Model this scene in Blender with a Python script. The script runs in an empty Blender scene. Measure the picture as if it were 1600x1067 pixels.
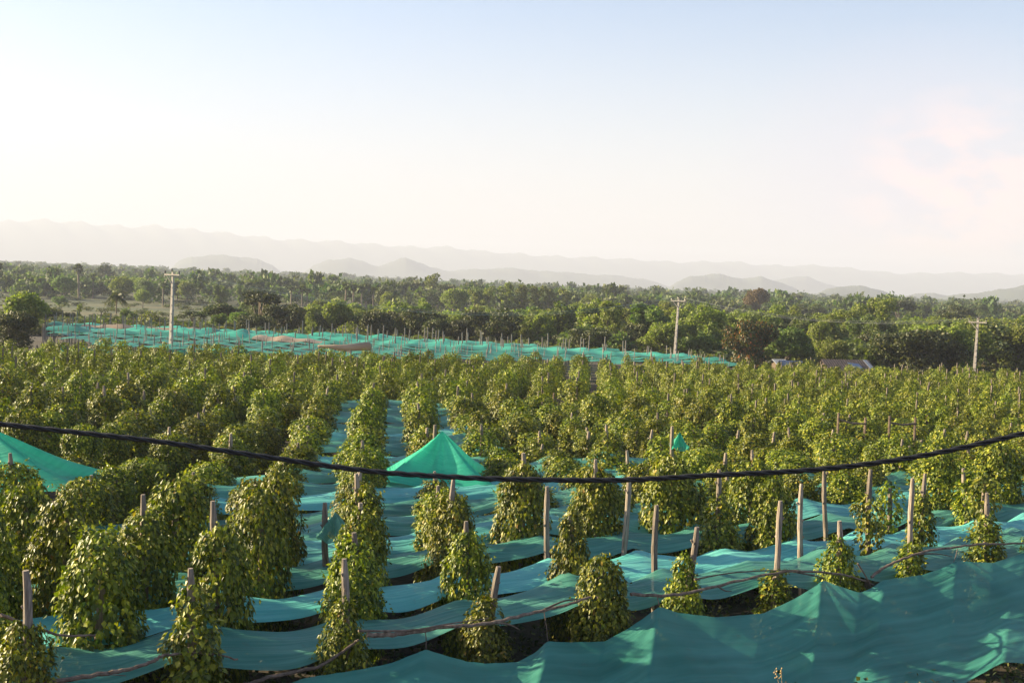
import bpy, math, random
import numpy as np
from mathutils import Vector, Matrix

R = math.radians
S = bpy.context.scene
COL = S.collection
# ------------------------------------------------------------------ camera
CAMZ = 7.5; F = 2000.0; PITCH = R(2.68); ROLL = R(2.0)
_f = np.array([0, math.cos(PITCH), -math.sin(PITCH)])
_r0 = np.array([1.0, 0, 0]); _u0 = np.array([0, math.sin(PITCH), math.cos(PITCH)])
_r = math.cos(ROLL)*_r0 + math.sin(ROLL)*_u0
_u = -math.sin(ROLL)*_r0 + math.cos(ROLL)*_u0
CP = np.array([0, 0, CAMZ])
cd = bpy.data.cameras.new('camera'); cam = bpy.data.objects.new('camera', cd); COL.objects.link(cam)
cam.matrix_world = Matrix(((_r[0], _u[0], -_f[0], 0), (_r[1], _u[1], -_f[1], 0), (_r[2], _u[2], -_f[2], CAMZ), (0, 0, 0, 1)))
cd.sensor_width = 36; cd.lens = 36*F/1600; cd.clip_start = 0.1; cd.clip_end = 60000
S.camera = cam

# ------------------------------------------------------------------ world and sun
SUN_AZ = -78.0; SUN_EL = 18.0          # azimuth from +Y (view direction), negative = left
w = bpy.data.worlds.new('World'); S.world = w; w.use_nodes = True
nt = w.node_tree; N = nt.nodes; Lk = nt.links
for n in list(N): N.remove(n)
out = N.new('ShaderNodeOutputWorld'); bg = N.new('ShaderNodeBackground'); sky = N.new('ShaderNodeTexSky')
sky.sky_type = 'NISHITA'; sky.sun_disc = False; sky.sun_elevation = R(SUN_EL); sky.sun_rotation = R(SUN_AZ)
sky.air_density = 1.0; sky.dust_density = 1.5; sky.ozone_density = 1.0; sky.altitude = 20
bg.inputs['Strength'].default_value = 0.056
Lk.new(bg.outputs[0], out.inputs[0])
# thin high cloud bank low in the sky on the right, mixed into the sky by direction
tc = N.new('ShaderNodeTexCoord'); mp = N.new('ShaderNodeMapping'); Lk.new(tc.outputs['Generated'], mp.inputs[0])
mp.inputs['Scale'].default_value = (22, 22, 48)
no = N.new('ShaderNodeTexNoise'); no.inputs['Scale'].default_value = 1.0; no.inputs['Detail'].default_value = 7; no.inputs['Roughness'].default_value = .55
Lk.new(mp.outputs[0], no.inputs['Vector'])
cr = N.new('ShaderNodeValToRGB'); cr.color_ramp.elements[0].position = .40; cr.color_ramp.elements[1].position = .56
Lk.new(no.outputs['Fac'], cr.inputs[0])
def dirmask(d, r0, r1):
    dd = N.new('ShaderNodeVectorMath'); dd.operation = 'DISTANCE'; Lk.new(tc.outputs['Generated'], dd.inputs[0]); dd.inputs[1].default_value = d
    mr = N.new('ShaderNodeMapRange'); mr.inputs['From Min'].default_value = r0; mr.inputs['From Max'].default_value = r1
    mr.inputs['To Min'].default_value = 1; mr.inputs['To Max'].default_value = 0; Lk.new(dd.outputs['Value'], mr.inputs[0]); return mr
def ray(x, y):
    return _f + _r*(x-800)/F + _u*(533.5-y)/F
cdv = ray(1500, 325); cdv = cdv/np.linalg.norm(cdv)
sep = N.new('ShaderNodeVectorMath'); sep.operation = 'MULTIPLY'; 
m1 = dirmask(tuple(cdv), .02, .095)
mul = N.new('ShaderNodeMath'); mul.operation = 'MULTIPLY'; Lk.new(cr.outputs[0], mul.inputs[0]); Lk.new(m1.outputs[0], mul.inputs[1])
mul2 = N.new('ShaderNodeMath'); mul2.operation = 'MULTIPLY'; Lk.new(mul.outputs[0], mul2.inputs[0]); mul2.inputs[1].default_value = .85
mx = N.new('ShaderNodeMixRGB'); 
cb = ray(1430, 390); cb = cb/np.linalg.norm(cb); m2 = dirmask(tuple(cb), .03, .17)
mb_ = N.new('ShaderNodeMath'); mb_.operation = 'MULTIPLY'; Lk.new(m2.outputs[0], mb_.inputs[0]); mb_.inputs[1].default_value = .8
mxb = N.new('ShaderNodeMixRGB'); Lk.new(mb_.outputs[0], mxb.inputs[0]); Lk.new(sky.outputs[0], mxb.inputs[1]); mxb.inputs[2].default_value = (3.8, 3.45, 3.7, 1)

sxy_ = N.new('ShaderNodeSeparateXYZ'); Lk.new(tc.outputs['Generated'], sxy_.inputs[0])
mz = N.new('ShaderNodeMapRange'); mz.interpolation_type = 'SMOOTHSTEP'; mz.inputs['From Min'].default_value = .0; mz.inputs['From Max'].default_value = .26; mz.inputs['To Min'].default_value = .72; mz.inputs['To Max'].default_value = 0
Lk.new(sxy_.outputs['Z'], mz.inputs[0])
mxz = N.new('ShaderNodeMixRGB'); Lk.new(mz.outputs[0], mxz.inputs[0]); Lk.new(sky.outputs[0], mxz.inputs[1]); mxz.inputs[2].default_value = (4.95, 4.3, 3.8, 1)
for l_ in list(mxb.inputs[1].links): Lk.remove(l_)
Lk.new(mxz.outputs[0], mxb.inputs[1])
Lk.new(mul2.outputs[0], mx.inputs[0]); Lk.new(mxb.outputs[0], mx.inputs[1]); mx.inputs[2].default_value = (6.6, 4.4, 3.5, 1)
wbm = N.new('ShaderNodeMixRGB'); wbm.blend_type = 'MULTIPLY'; wbm.inputs[0].default_value = 1; wbm.inputs[2].default_value = (.965, 1.01, 1.15, 1)
Lk.new(mx.outputs[0], wbm.inputs[1]); Lk.new(wbm.outputs[0], bg.inputs['Color'])

sd = bpy.data.lights.new('sun', 'SUN'); sun = bpy.data.objects.new('sun', sd); COL.objects.link(sun)
sd.energy = 5.0; sd.angle = R(.6); sd.color = (1.0, .82, .50)
sv = Vector((math.sin(R(SUN_AZ))*math.cos(R(SUN_EL)), math.cos(R(SUN_AZ))*math.cos(R(SUN_EL)), math.sin(R(SUN_EL))))
sun.rotation_euler = sv.to_track_quat('Z', 'Y').to_euler(); sun.location = (0, 0, 50)
S.view_settings.view_transform = 'Standard'; S.view_settings.look = 'None'; S.view_settings.exposure = 1.95; S.view_settings.gamma = 1

# ------------------------------------------------------------------ helpers
def ground(x, y):
    g = -0.018*y - 0.010*x
    g = np.maximum(g, -60.0)
    k = .8
    z = -6 + np.log1p(np.exp(np.clip((g+6)/k, -40, 40)))*k       # smooth max(g,-6)
    z = np.where((g+6)/k > 39, g, z)
    far = np.clip((np.asarray(y, float)-700)/1500, 0, 1)
    z = z + far*far*(3-2*far)*np.clip((-np.asarray(x, float)/np.maximum(y, 1))*24, -1.2, 9)*np.where(np.asarray(y) > 0, 1, 0)
    return z
def G(x, y): return float(ground(float(x), float(y)))
def at(x, y, Y):
    d = ray(x, y); return CP + d*(Y/d[1])
def xdepth(x, Y):           # world X of picture column x at depth Y on the horizon
    return (x-800)/F*Y
def hor(x): return 440 + (x-800)*math.tan(ROLL)
def proj(p):
    d = np.asarray(p) - CP; z = d@_f; return 800+F*(d@_r)/z, 533.5-F*(d@_u)/z

def tag(o, label=None, cat=None, group=None, kind=None):
    if label: o['label'] = label
    if cat: o['category'] = cat
    if group: o['group'] = group
    if kind: o['kind'] = kind
    return o
def empty(name, loc=(0, 0, 0), rz=0.0):
    o = bpy.data.objects.new(name, None); COL.objects.link(o); o.location = loc; o.rotation_euler = (0, 0, rz)
    o.empty_display_size = .2
    return o
def npmesh(name, V, Fc, mat=None, smooth=False):
    V = np.ascontiguousarray(V, dtype=np.float32); Fc = np.ascontiguousarray(Fc, dtype=np.int32)
    me = bpy.data.meshes.new(name); k = Fc.shape[1]
    me.vertices.add(len(V)); me.vertices.foreach_set('co', V.ravel())
    me.loops.add(Fc.size); me.loops.foreach_set('vertex_index', Fc.ravel())
    me.polygons.add(len(Fc)); me.polygons.foreach_set('loop_start', np.arange(0, Fc.size, k, dtype=np.int32))
    me.polygons.foreach_set('use_smooth', np.full(len(Fc), smooth))
    me.update(calc_edges=True)
    if mat: me.materials.append(mat)
    return me
def link(name, me, parent=None, loc=(0, 0, 0)):
    o = bpy.data.objects.new(name, me); COL.objects.link(o); o.parent = parent; o.location = loc; return o
class MB:
    def __init__(s): s.v = []; s.f = []
    def add(s, V, Fc):
        b = len(s.v); s.v += [tuple(map(float, p)) for p in V]; s.f += [tuple(int(i)+b for i in q) for q in Fc]
    def tube(s, pts, rad, n=8, cap=True, seed=None):
        pts = [np.array(p, float) for p in pts]; rr = rad if hasattr(rad, '__len__') else [rad]*len(pts)
        rng = random.Random(seed) if seed is not None else None
        V = []; up = np.array([0.0, 0, 1])
        for i, p in enumerate(pts):
            a = pts[max(i-1, 0)]; b = pts[min(i+1, len(pts)-1)]; t = b-a; t /= max(np.linalg.norm(t), 1e-9)
            ref = up if abs(t[2]) < .9 else np.array([1.0, 0, 0])
            e1 = np.cross(t, ref); e1 /= np.linalg.norm(e1); e2 = np.cross(t, e1)
            for k in range(n):
                q = rr[i]*(1 + (rng.uniform(-.12, .12) if rng else 0)); an = 2*math.pi*k/n
                V.append(p + e1*q*math.cos(an) + e2*q*math.sin(an))
        Fc = [(i*n+k, i*n+(k+1) % n, (i+1)*n+(k+1) % n, (i+1)*n+k) for i in range(len(pts)-1) for k in range(n)]
        if cap: Fc += [tuple(range(n-1, -1, -1)), tuple((len(pts)-1)*n+k for k in range(n))]
        s.add(V, Fc)
    def box(s, c, d, rot=None):
        c = np.array(c, float); h = np.array(d, float)/2
        V = np.array([[sx*h[0], sy*h[1], sz*h[2]] for sz in (-1, 1) for sy in (-1, 1) for sx in (-1, 1)])
        if rot is not None: V = V@np.array(rot).T
        s.add(V+c, [(0, 2, 3, 1), (4, 5, 7, 6), (0, 1, 5, 4), (2, 6, 7, 3), (0, 4, 6, 2), (1, 3, 7, 5)])
    def mesh(s, name, mat, smooth=False):
        me = bpy.data.meshes.new(name); me.from_pydata(s.v, [], s.f); me.update()
        if smooth: me.polygons.foreach_set('use_smooth', [True]*len(me.polygons))
        if mat: me.materials.append(mat)
        return me
    def build(s, name, mat, parent=None, smooth=False):
        return link(name, s.mesh(name, mat, smooth), parent)

# ------------------------------------------------------------------ materials
def mat(name):
    m = bpy.data.materials.new(name); m.use_nodes = True; t = m.node_tree
    p = t.nodes['Principled BSDF']; return m, t.nodes, t.links, p
def ramp(Nn, stops):
    c = Nn.new('ShaderNodeValToRGB'); e = c.color_ramp.elements
    e[0].position = stops[0][0]; e[0].color = (*stops[0][1], 1); e[1].position = stops[-1][0]; e[1].color = (*stops[-1][1], 1)
    for q, col in stops[1:-1]:
        k = e.new(q); k.color = (*col, 1)
    return c
def leaf_mat(name, stops, rough=.4, trans=.3, spec=.5, hue=.04, val=.25, nscale=None, tcol=(1.5, 1.7, .7)):
    m, Nn, L, p = mat(name)
    g = Nn.new('ShaderNodeNewGeometry'); c = ramp(Nn, stops); L.new(g.outputs['Random Per Island'], c.inputs[0])
    oi = Nn.new('ShaderNodeObjectInfo')
    hs = Nn.new('ShaderNodeHueSaturation'); L.new(c.outputs[0], hs.inputs['Color'])
    src = oi.outputs['Random']
    if nscale:
        tcx = Nn.new('ShaderNodeTexCoord'); nz = Nn.new('ShaderNodeTexNoise'); nz.inputs['Scale'].default_value = nscale; nz.inputs['Detail'].default_value = 1
        L.new(tcx.outputs['Object'], nz.inputs['Vector']); mrn = Nn.new('ShaderNodeMapRange'); mrn.inputs['From Min'].default_value = .3; mrn.inputs['From Max'].default_value = .7
        L.new(nz.outputs['Fac'], mrn.inputs[0]); src = mrn.outputs[0]
    a = Nn.new('ShaderNodeMapRange'); a.inputs['To Min'].default_value = .5-hue*.4; a.inputs['To Max'].default_value = .5+hue*.7; L.new(src, a.inputs[0]); L.new(a.outputs[0], hs.inputs['Hue'])
    b = Nn.new('ShaderNodeMapRange'); b.inputs['To Min'].default_value = 1-val; b.inputs['To Max'].default_value = 1+val; L.new(src, b.inputs[0]); L.new(b.outputs[0], hs.inputs['Value'])
    L.new(hs.outputs[0], p.inputs['Base Color']); p.inputs['Roughness'].default_value = rough; p.inputs['Specular IOR Level'].default_value = spec
    tr = Nn.new('ShaderNodeBsdfTranslucent'); mm = Nn.new('ShaderNodeMixRGB'); mm.blend_type = 'MULTIPLY'; mm.inputs[0].default_value = 1
    L.new(hs.outputs[0], mm.inputs[1]); mm.inputs[2].default_value = (*tcol, 1); L.new(mm.outputs[0], tr.inputs[0])
    ms = Nn.new('ShaderNodeMixShader'); ms.inputs[0].default_value = trans; L.new(p.outputs[0], ms.inputs[1]); L.new(tr.outputs[0], ms.inputs[2])
    L.new(ms.outputs[0], Nn['Material Output'].inputs[0]); return m
M_VINE = leaf_mat('pepper_leaf', [(0, (.030, .052, .004)), (.45, (.098, .122, .007)), (.8, (.215, .225, .012)), (.98, (.34, .31, .03)), (1, (.30, .18, .02))], rough=.47, trans=.22, spec=.33, hue=.03, val=.25)
M_VINEF = leaf_mat('pepper_leaf_far', [(0, (.055, .078, .007)), (.5, (.12, .142, .010)), (.85, (.21, .22, .014)), (1, (.28, .26, .025))], rough=.5, trans=.22, spec=.3, hue=.03, val=.3, nscale=.45)
M_LIGHT = leaf_mat('light_foliage', [(0, (.065, .09, .015)), (.5, (.135, .158, .028)), (1, (.24, .245, .05))], rough=.6, trans=.4, hue=.03)
M_MID = leaf_mat('mid_foliage', [(0, (.048, .076, .015)), (.5, (.08, .118, .02)), (1, (.15, .18, .03))], rough=.6, trans=.35, hue=.03)
M_DARK = leaf_mat('dark_foliage', [(0, (.018, .032, .007)), (.5, (.042, .056, .011)), (1, (.10, .095, .018))], rough=.55, trans=.25, hue=.03)
M_MANGO = leaf_mat('mango_foliage', [(0, (.022, .035, .008)), (.55, (.04, .06, .012)), (.8, (.11, .10, .02)), (1, (.38, .13, .04))], rough=.5, trans=.3, hue=.02)
M_BROWN = leaf_mat('rusty_foliage', [(0, (.07, .045, .018)), (1, (.17, .11, .04))], rough=.7, trans=.3, hue=.02)
M_PALM = leaf_mat('palm_foliage', [(0, (.03, .05, .012)), (.6, (.07, .09, .02)), (1, (.17, .17, .05))], rough=.5, trans=.3, hue=.02)
M_FARF = leaf_mat('far_foliage', [(0, (.022, .040, .009)), (.5, (.048, .075, .014)), (1, (.11, .13, .022))], rough=.7, trans=.3, hue=.05, val=.35, nscale=.02)
M_SCRUB = leaf_mat('scrub_foliage', [(0, (.035, .05, .012)), (.6, (.075, .095, .022)), (1, (.15, .12, .04))], rough=.7, trans=.3, hue=.05, val=.3, nscale=.05)

def wood_mat(name, c0, c1, scale=(40, 40, 3)):
    m, Nn, L, p = mat(name); t = Nn.new('ShaderNodeTexCoord'); mpp = Nn.new('ShaderNodeMapping'); mpp.inputs['Scale'].default_value = scale
    L.new(t.outputs['Object'], mpp.inputs[0]); nz = Nn.new('ShaderNodeTexNoise'); nz.inputs['Scale'].default_value = 1; nz.inputs['Detail'].default_value = 5
    L.new(mpp.outputs[0], nz.inputs['Vector']); c = ramp(Nn, [(.3, c0), (.7, c1)]); L.new(nz.outputs['Fac'], c.inputs[0])
    oi = Nn.new('ShaderNodeObjectInfo'); hs = Nn.new('ShaderNodeHueSaturation'); mr = Nn.new('ShaderNodeMapRange'); mr.inputs['To Min'].default_value = .65; mr.inputs['To Max'].default_value = 1.25
    L.new(oi.outputs['Random'], mr.inputs[0]); L.new(mr.outputs[0], hs.inputs['Value']); L.new(c.outputs[0], hs.inputs['Color']); L.new(hs.outputs[0], p.inputs['Base Color'])
    p.inputs['Roughness'].default_value = .85
    b = Nn.new('ShaderNodeBump'); b.inputs['Strength'].default_value = .6; b.inputs['Distance'].default_value = .01; L.new(nz.outputs['Fac'], b.inputs['Height']); L.new(b.outputs[0], p.inputs['Normal'])
    return m
M_POSTF = wood_mat('pale_grey_wood', (.15, .13, .115), (.30, .27, .24))
M_POST = wood_mat('grey_weathered_wood', (.10, .075, .055), (.34, .28, .23))
M_BRANCH = wood_mat('brown_branch', (.07, .045, .03), (.22, .16, .12), (12, 12, 12))
M_TRUNK = wood_mat('tree_bark', (.09, .07, .05), (.26, .21, .16), (3, 3, .6))

def net_mat(name, c0, c1, alpha, trans, sc=1.0):
    m, Nn, L, p = mat(name)
    t = Nn.new('ShaderNodeTexCoord')
    mpp = Nn.new('ShaderNodeMapping'); mpp.inputs['Scale'].default_value = (.35*sc, 13*sc, 1); L.new(t.outputs['UV'], mpp.inputs[0])
    st = Nn.new('ShaderNodeTexNoise'); st.inputs['Scale'].default_value = 1; st.inputs['Detail'].default_value = 4; L.new(mpp.outputs[0], st.inputs['Vector'])
    bl = Nn.new('ShaderNodeTexNoise'); bl.inputs['Scale'].default_value = .45; bl.inputs['Detail'].default_value = 3; L.new(t.outputs['Object'], bl.inputs['Vector'])
    ad = Nn.new('ShaderNodeMath'); ad.operation = 'ADD'; L.new(st.outputs['Fac'], ad.inputs[0]); L.new(bl.outputs['Fac'], ad.inputs[1])
    hf = Nn.new('ShaderNodeMath'); hf.operation = 'MULTIPLY'; hf.inputs[1].default_value = .5; L.new(ad.outputs[0], hf.inputs[0])
    c = ramp(Nn, [(.35, c0), (.65, c1)]); L.new(hf.outputs[0], c.inputs[0])
    # dust and debris
    dn = Nn.new('ShaderNodeTexNoise'); dn.inputs['Scale'].default_value = 3; dn.inputs['Detail'].default_value = 8; dn.inputs['Roughness'].default_value = .75; L.new(t.outputs['Object'], dn.inputs['Vector'])
    dr = ramp(Nn, [(.60, (0, 0, 0)), (.74, (1, 1, 1))]); L.new(dn.outputs['Fac'], dr.inputs[0])
    dm = Nn.new('ShaderNodeMath'); dm.operation = 'MULTIPLY'; dm.inputs[1].default_value = .45; L.new(dr.outputs[0], dm.inputs[0])
    mxx = Nn.new('ShaderNodeMixRGB'); L.new(dm.outputs[0], mxx.inputs[0]); L.new(c.outputs[0], mxx.inputs[1]); mxx.inputs[2].default_value = (.13, .12, .08, 1)
    oi = Nn.new('ShaderNodeObjectInfo'); hs = Nn.new('ShaderNodeHueSaturation'); mr = Nn.new('ShaderNodeMapRange'); mr.inputs['To Min'].default_value = .8; mr.inputs['To Max'].default_value = 1.25
    L.new(oi.outputs['Random'], mr.inputs[0]); L.new(mr.outputs[0], hs.inputs['Value']); L.new(mxx.outputs[0], hs.inputs['Color'])
    L.new(hs.outputs[0], p.inputs['Base Color']); p.inputs['Roughness'].default_value = .55; p.inputs['Specular IOR Level'].default_value = .45
    b = Nn.new('ShaderNodeBump'); b.inputs['Strength'].default_value = .6; b.inputs['Distance'].default_value = .07; L.new(st.outputs['Fac'], b.inputs['Height']); L.new(b.outputs[0], p.inputs['Normal'])
    tr = Nn.new('ShaderNodeBsdfTranslucent'); L.new(hs.outputs[0], tr.inputs[0])
    ms = Nn.new('ShaderNodeMixShader'); ms.inputs[0].default_value = trans; L.new(p.outputs[0], ms.inputs[1]); L.new(tr.outputs[0], ms.inputs[2])
    tp = Nn.new('ShaderNodeBsdfTransparent'); m2 = Nn.new('ShaderNodeMixShader'); m2.inputs[0].default_value = alpha
    L.new(ms.outputs[0], m2.inputs[1]); L.new(tp.outputs[0], m2.inputs[2]); L.new(m2.outputs[0], Nn['Material Output'].inputs[0]); return m
M_NET = net_mat('teal_shade_net', (.025, .20, .148), (.13, .39, .31), .12, .25)
M_NETL = net_mat('pale_teal_shade_net', (.07, .38, .34), (.17, .55, .50), .08, .2)
M_SIDE = net_mat('side_shade_net', (.022, .18, .135), (.08, .34, .27), .08, .25, .6)
M_TENT = net_mat('green_tent_net', (.03, .46, .30), (.08, .62, .44), .10, .5)
M_FARNET = net_mat('far_teal_net', (.02, .21, .165), (.06, .36, .28), .12, .35, .2)
M_FARNETL = net_mat('far_bright_net', (.04, .40, .30), (.11, .58, .44), .08, .4, .2)
M_TAN = net_mat('tan_old_net', (.30, .22, .15), (.48, .38, .28), .08, .3)

def plain(name, col, rough=.7, metal=0, noise=.25, scale=6, spec=.5):
    m, Nn, L, p = mat(name); t = Nn.new('ShaderNodeTexCoord'); nz = Nn.new('ShaderNodeTexNoise'); nz.inputs['Scale'].default_value = scale; nz.inputs['Detail'].default_value = 6
    L.new(t.outputs['Object'], nz.inputs['Vector']); c = ramp(Nn, [(.3, tuple(v*(1-noise) for v in col)), (.7, tuple(min(1, v*(1+noise)) for v in col))])
    L.new(nz.outputs['Fac'], c.inputs[0]); L.new(c.outputs[0], p.inputs['Base Color']); p.inputs['Roughness'].default_value = rough; p.inputs['Metallic'].default_value = metal; p.inputs['Specular IOR Level'].default_value = spec
    return m
M_CABLE = plain('black_cable', (.012, .012, .013), .55, scale=30)
M_CONC = plain('grey_concrete', (.32, .29, .27), .85, scale=3)
M_CERAM = plain('dark_insulator', (.03, .02, .02), .3)
M_WIRE = plain('aluminium_wire', (.45, .46, .48), .5, noise=.05)
M_ROOF = plain('rusty_brown_roof', (.085, .062, .052), .8, scale=4, noise=.5)
M_WALL = plain('plank_wall', (.10, .07, .05), .85, scale=3)
M_TARP = plain('blue_tarp', (.08, .13, .24), .5, noise=.15)
M_TIN = plain('pale_tin', (.22, .24, .28), .45, scale=2, noise=.2)
M_BUILD = plain('pale_plaster', (.25, .24, .27), .8)
M_DOOR = plain('dark_opening', (.04, .04, .045), .6)

m, Nn, L, p = mat('ground'); M_GROUND = m
t = Nn.new('ShaderNodeTexCoord')
n1 = Nn.new('ShaderNodeTexNoise'); n1.inputs['Scale'].default_value = .02; n1.inputs['Detail'].default_value = 8; L.new(t.outputs['Object'], n1.inputs['Vector'])
n2 = Nn.new('ShaderNodeTexNoise'); n2.inputs['Scale'].default_value = 2.2; n2.inputs['Detail'].default_value = 8; L.new(t.outputs['Object'], n2.inputs['Vector'])
c1 = ramp(Nn, [(.35, (.028, .048, .008)), (.5, (.050, .062, .014)), (.60, (.085, .075, .026)), (.68, (.04, .052, .010))]); L.new(n1.outputs['Fac'], c1.inputs[0])
c2 = ramp(Nn, [(.3, (.018, .014, .009)), (.7, (.05, .034, .022))]); L.new(n2.outputs['Fac'], c2.inputs[0])
sx = Nn.new('ShaderNodeSeparateXYZ'); L.new(t.outputs['Object'], sx.inputs[0])
mr = Nn.new('ShaderNodeMapRange'); mr.inputs['From Min'].default_value = 185; mr.inputs['From Max'].default_value = 215; L.new(sx.outputs['Y'], mr.inputs[0])
mg = Nn.new('ShaderNodeMixRGB'); L.new(mr.outputs[0], mg.inputs[0]); L.new(c2.outputs[0], mg.inputs[1]); L.new(c1.outputs[0], mg.inputs[2])
L.new(mg.outputs[0], p.inputs['Base Color']); p.inputs['Roughness'].default_value = .95
bb = Nn.new('ShaderNodeBump'); bb.inputs['Distance'].default_value = .1; L.new(n2.outputs['Fac'], bb.inputs['Height']); L.new(bb.outputs[0], p.inputs['Normal'])

# ------------------------------------------------------------------ ground sheet (rings reach 13 km)
rings = np.concatenate([[0.0], np.geomspace(3, 13000, 130)]); ns = 240
V = []
for r_ in rings:
    for k in range(ns):
        a = 2*math.pi*k/ns; V.append((r_*math.sin(a), r_*math.cos(a)))
V = np.array(V); Z = ground(V[:, 0], V[:, 1]); Z = np.where(V[:, 1] < 0, np.minimum(Z, 1.5), Z)
idx = np.arange(len(rings)*ns).reshape(len(rings), ns)
Fq = np.stack([idx[:-1, :], np.roll(idx, -1, 1)[:-1], np.roll(idx, -1, 1)[1:], idx[1:, :]], -1).reshape(-1, 4)[:, ::-1]
o = link('ground', npmesh('ground', np.column_stack([V, Z]), Fq, M_GROUND, True)); tag(o, kind='structure')

# ------------------------------------------------------------------ distant hills
M_HILL = plain('wooded_hill', (.045, .06, .03), .9, scale=.004, noise=.4)
def cat(xs, ys, x): return np.interp(x, xs, ys)
def hill(prof, D, depth, seed, nu=160):
    rng = np.random.RandomState(seed)
    xs = [a for a, b in prof]; ys = [b for a, b in prof]
    x = np.linspace(xs[0], xs[-1], nu); y = np.interp(x, xs, ys)
    k = np.exp(-np.linspace(-2, 2, 9)**2); k /= k.sum(); y = np.convolve(np.pad(y, 4, mode='edge'), k, 'valid')
    y += rng.normal(0, .25, nu).cumsum()*.12*np.sin(np.linspace(0, math.pi, nu)) + rng.normal(0, .22, nu)
    pts = np.array([at(a, b, D) for a, b in zip(x, y)]); base = -9.0
    vs = np.linspace(-1, 1, 17); V = []
    for v in vs:
        prof_v = (1-v*v)**1.1
        wob = 1 + .10*np.sin(x*.11+v*7+seed)*(1-abs(v)) * (0 if abs(v) < .05 else 1)
        V.append(np.column_stack([pts[:, 0]*(1+v*depth/D), np.full(nu, D+v*depth), base+(pts[:, 2]-base)*prof_v*(wob if v else 1)]))
    V = np.concatenate(V); idx = np.arange(17*nu).reshape(17, nu)
    Fq = np.stack([idx[:-1, :-1], idx[:-1, 1:], idx[1:, 1:], idx[1:, :-1]], -1).reshape(-1, 4)
    o = link('hill', npmesh('hill', V, Fq, M_HILL, True)); tag(o, kind='structure')
hill([(-400, 350), (-100, 352), (0, 349), (60, 346), (120, 350), (200, 357), (240, 355), (350, 366), (440, 376), (530, 379), (640, 388), (700, 387), (760, 395), (870, 402), (960, 405), (1060, 411), (1135, 409), (1200, 416), (1290, 416), (1400, 428), (1500, 427), (1600, 430), (2000, 440)], 11000, 1200, 1, 320)
hill([(262, 424), (280, 408), (300, 402), (330, 400), (365, 401), (400, 406), (425, 414), (445, 430)], 6200, 400, 2)
hill([(465, 432), (490, 415), (515, 407), (545, 404), (570, 411), (590, 417), (612, 411), (635, 403), (655, 411), (672, 419), (700, 424), (760, 421), (810, 420), (840, 425), (880, 425), (905, 429), (960, 431), (1010, 437), (1050, 449)], 6600, 500, 3, 260)
hill([(1045, 449), (1060, 440), (1080, 432), (1120, 429), (1150, 434), (1165, 436), (1190, 433), (1215, 440), (1245, 452)], 5600, 350, 4)
hill([(1190, 444), (1230, 434), (1260, 433), (1290, 443), (1330, 455)], 7600, 400, 8)
hill([(1272, 461), (1290, 453), (1310, 448), (1345, 447), (1375, 453), (1402, 464)], 4000, 250, 5)
hill([(1400, 466), (1430, 459), (1460, 458), (1490, 464)], 4600, 250, 6)
hill([(1455, 468), (1490, 461), (1540, 457), (1600, 447), (1680, 440), (1760, 450), (1850, 472)], 3800, 300, 7)

# ------------------------------------------------------------------ leaf builders
def unit(a): return a/np.maximum(np.linalg.norm(a, axis=-1, keepdims=True), 1e-9)
LEAF5 = np.array([(0, 0, 0), (.38, -.40, .05), (.42, 0, -.07), (.38, .40, .05), (1, 0, -.16)])
LF5 = np.array([(0, 3, 2), (0, 2, 1), (2, 3, 4), (1, 2, 4)])
LEAF4 = np.array([(0, 0, 0), (.42, -.42, .0), (1, 0, -.08), (.42, .42, .06)])
LF4 = np.array([(0, 3, 2), (0, 2, 1)])
def leaves(P, D, Nn, s, tpl=LEAF5, tf=LF5):
    D = unit(D); Sd = unit(np.cross(D, Nn)); Nn = np.cross(Sd, D); s = np.asarray(s)[:, None, None]
    V = P[:, None, :] + s*(tpl[None, :, 0:1]*D[:, None, :] + tpl[None, :, 1:2]*Sd[:, None, :] + tpl[None, :, 2:3]*Nn[:, None, :])
    n = len(tpl); Fc = (tf[None]+(np.arange(len(P))*n)[:, None, None]).reshape(-1, 3)
    return V.reshape(-1, 3), Fc
def join(parts):
    V = []; Fc = []; b = 0
    for v, f in parts: V.append(v); Fc.append(f+b); b += len(v)
    return np.concatenate(V), np.concatenate(Fc)
def fbm(rng, n=7):
    k = rng.normal(0, 1, (n, 3)); ph = rng.uniform(0, 6.28, n)
    return lambda p, f: sum(np.sin((p@k[i])*f*(1+.5*i)+ph[i])/(1+.6*i) for i in range(n))/2.2
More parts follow.
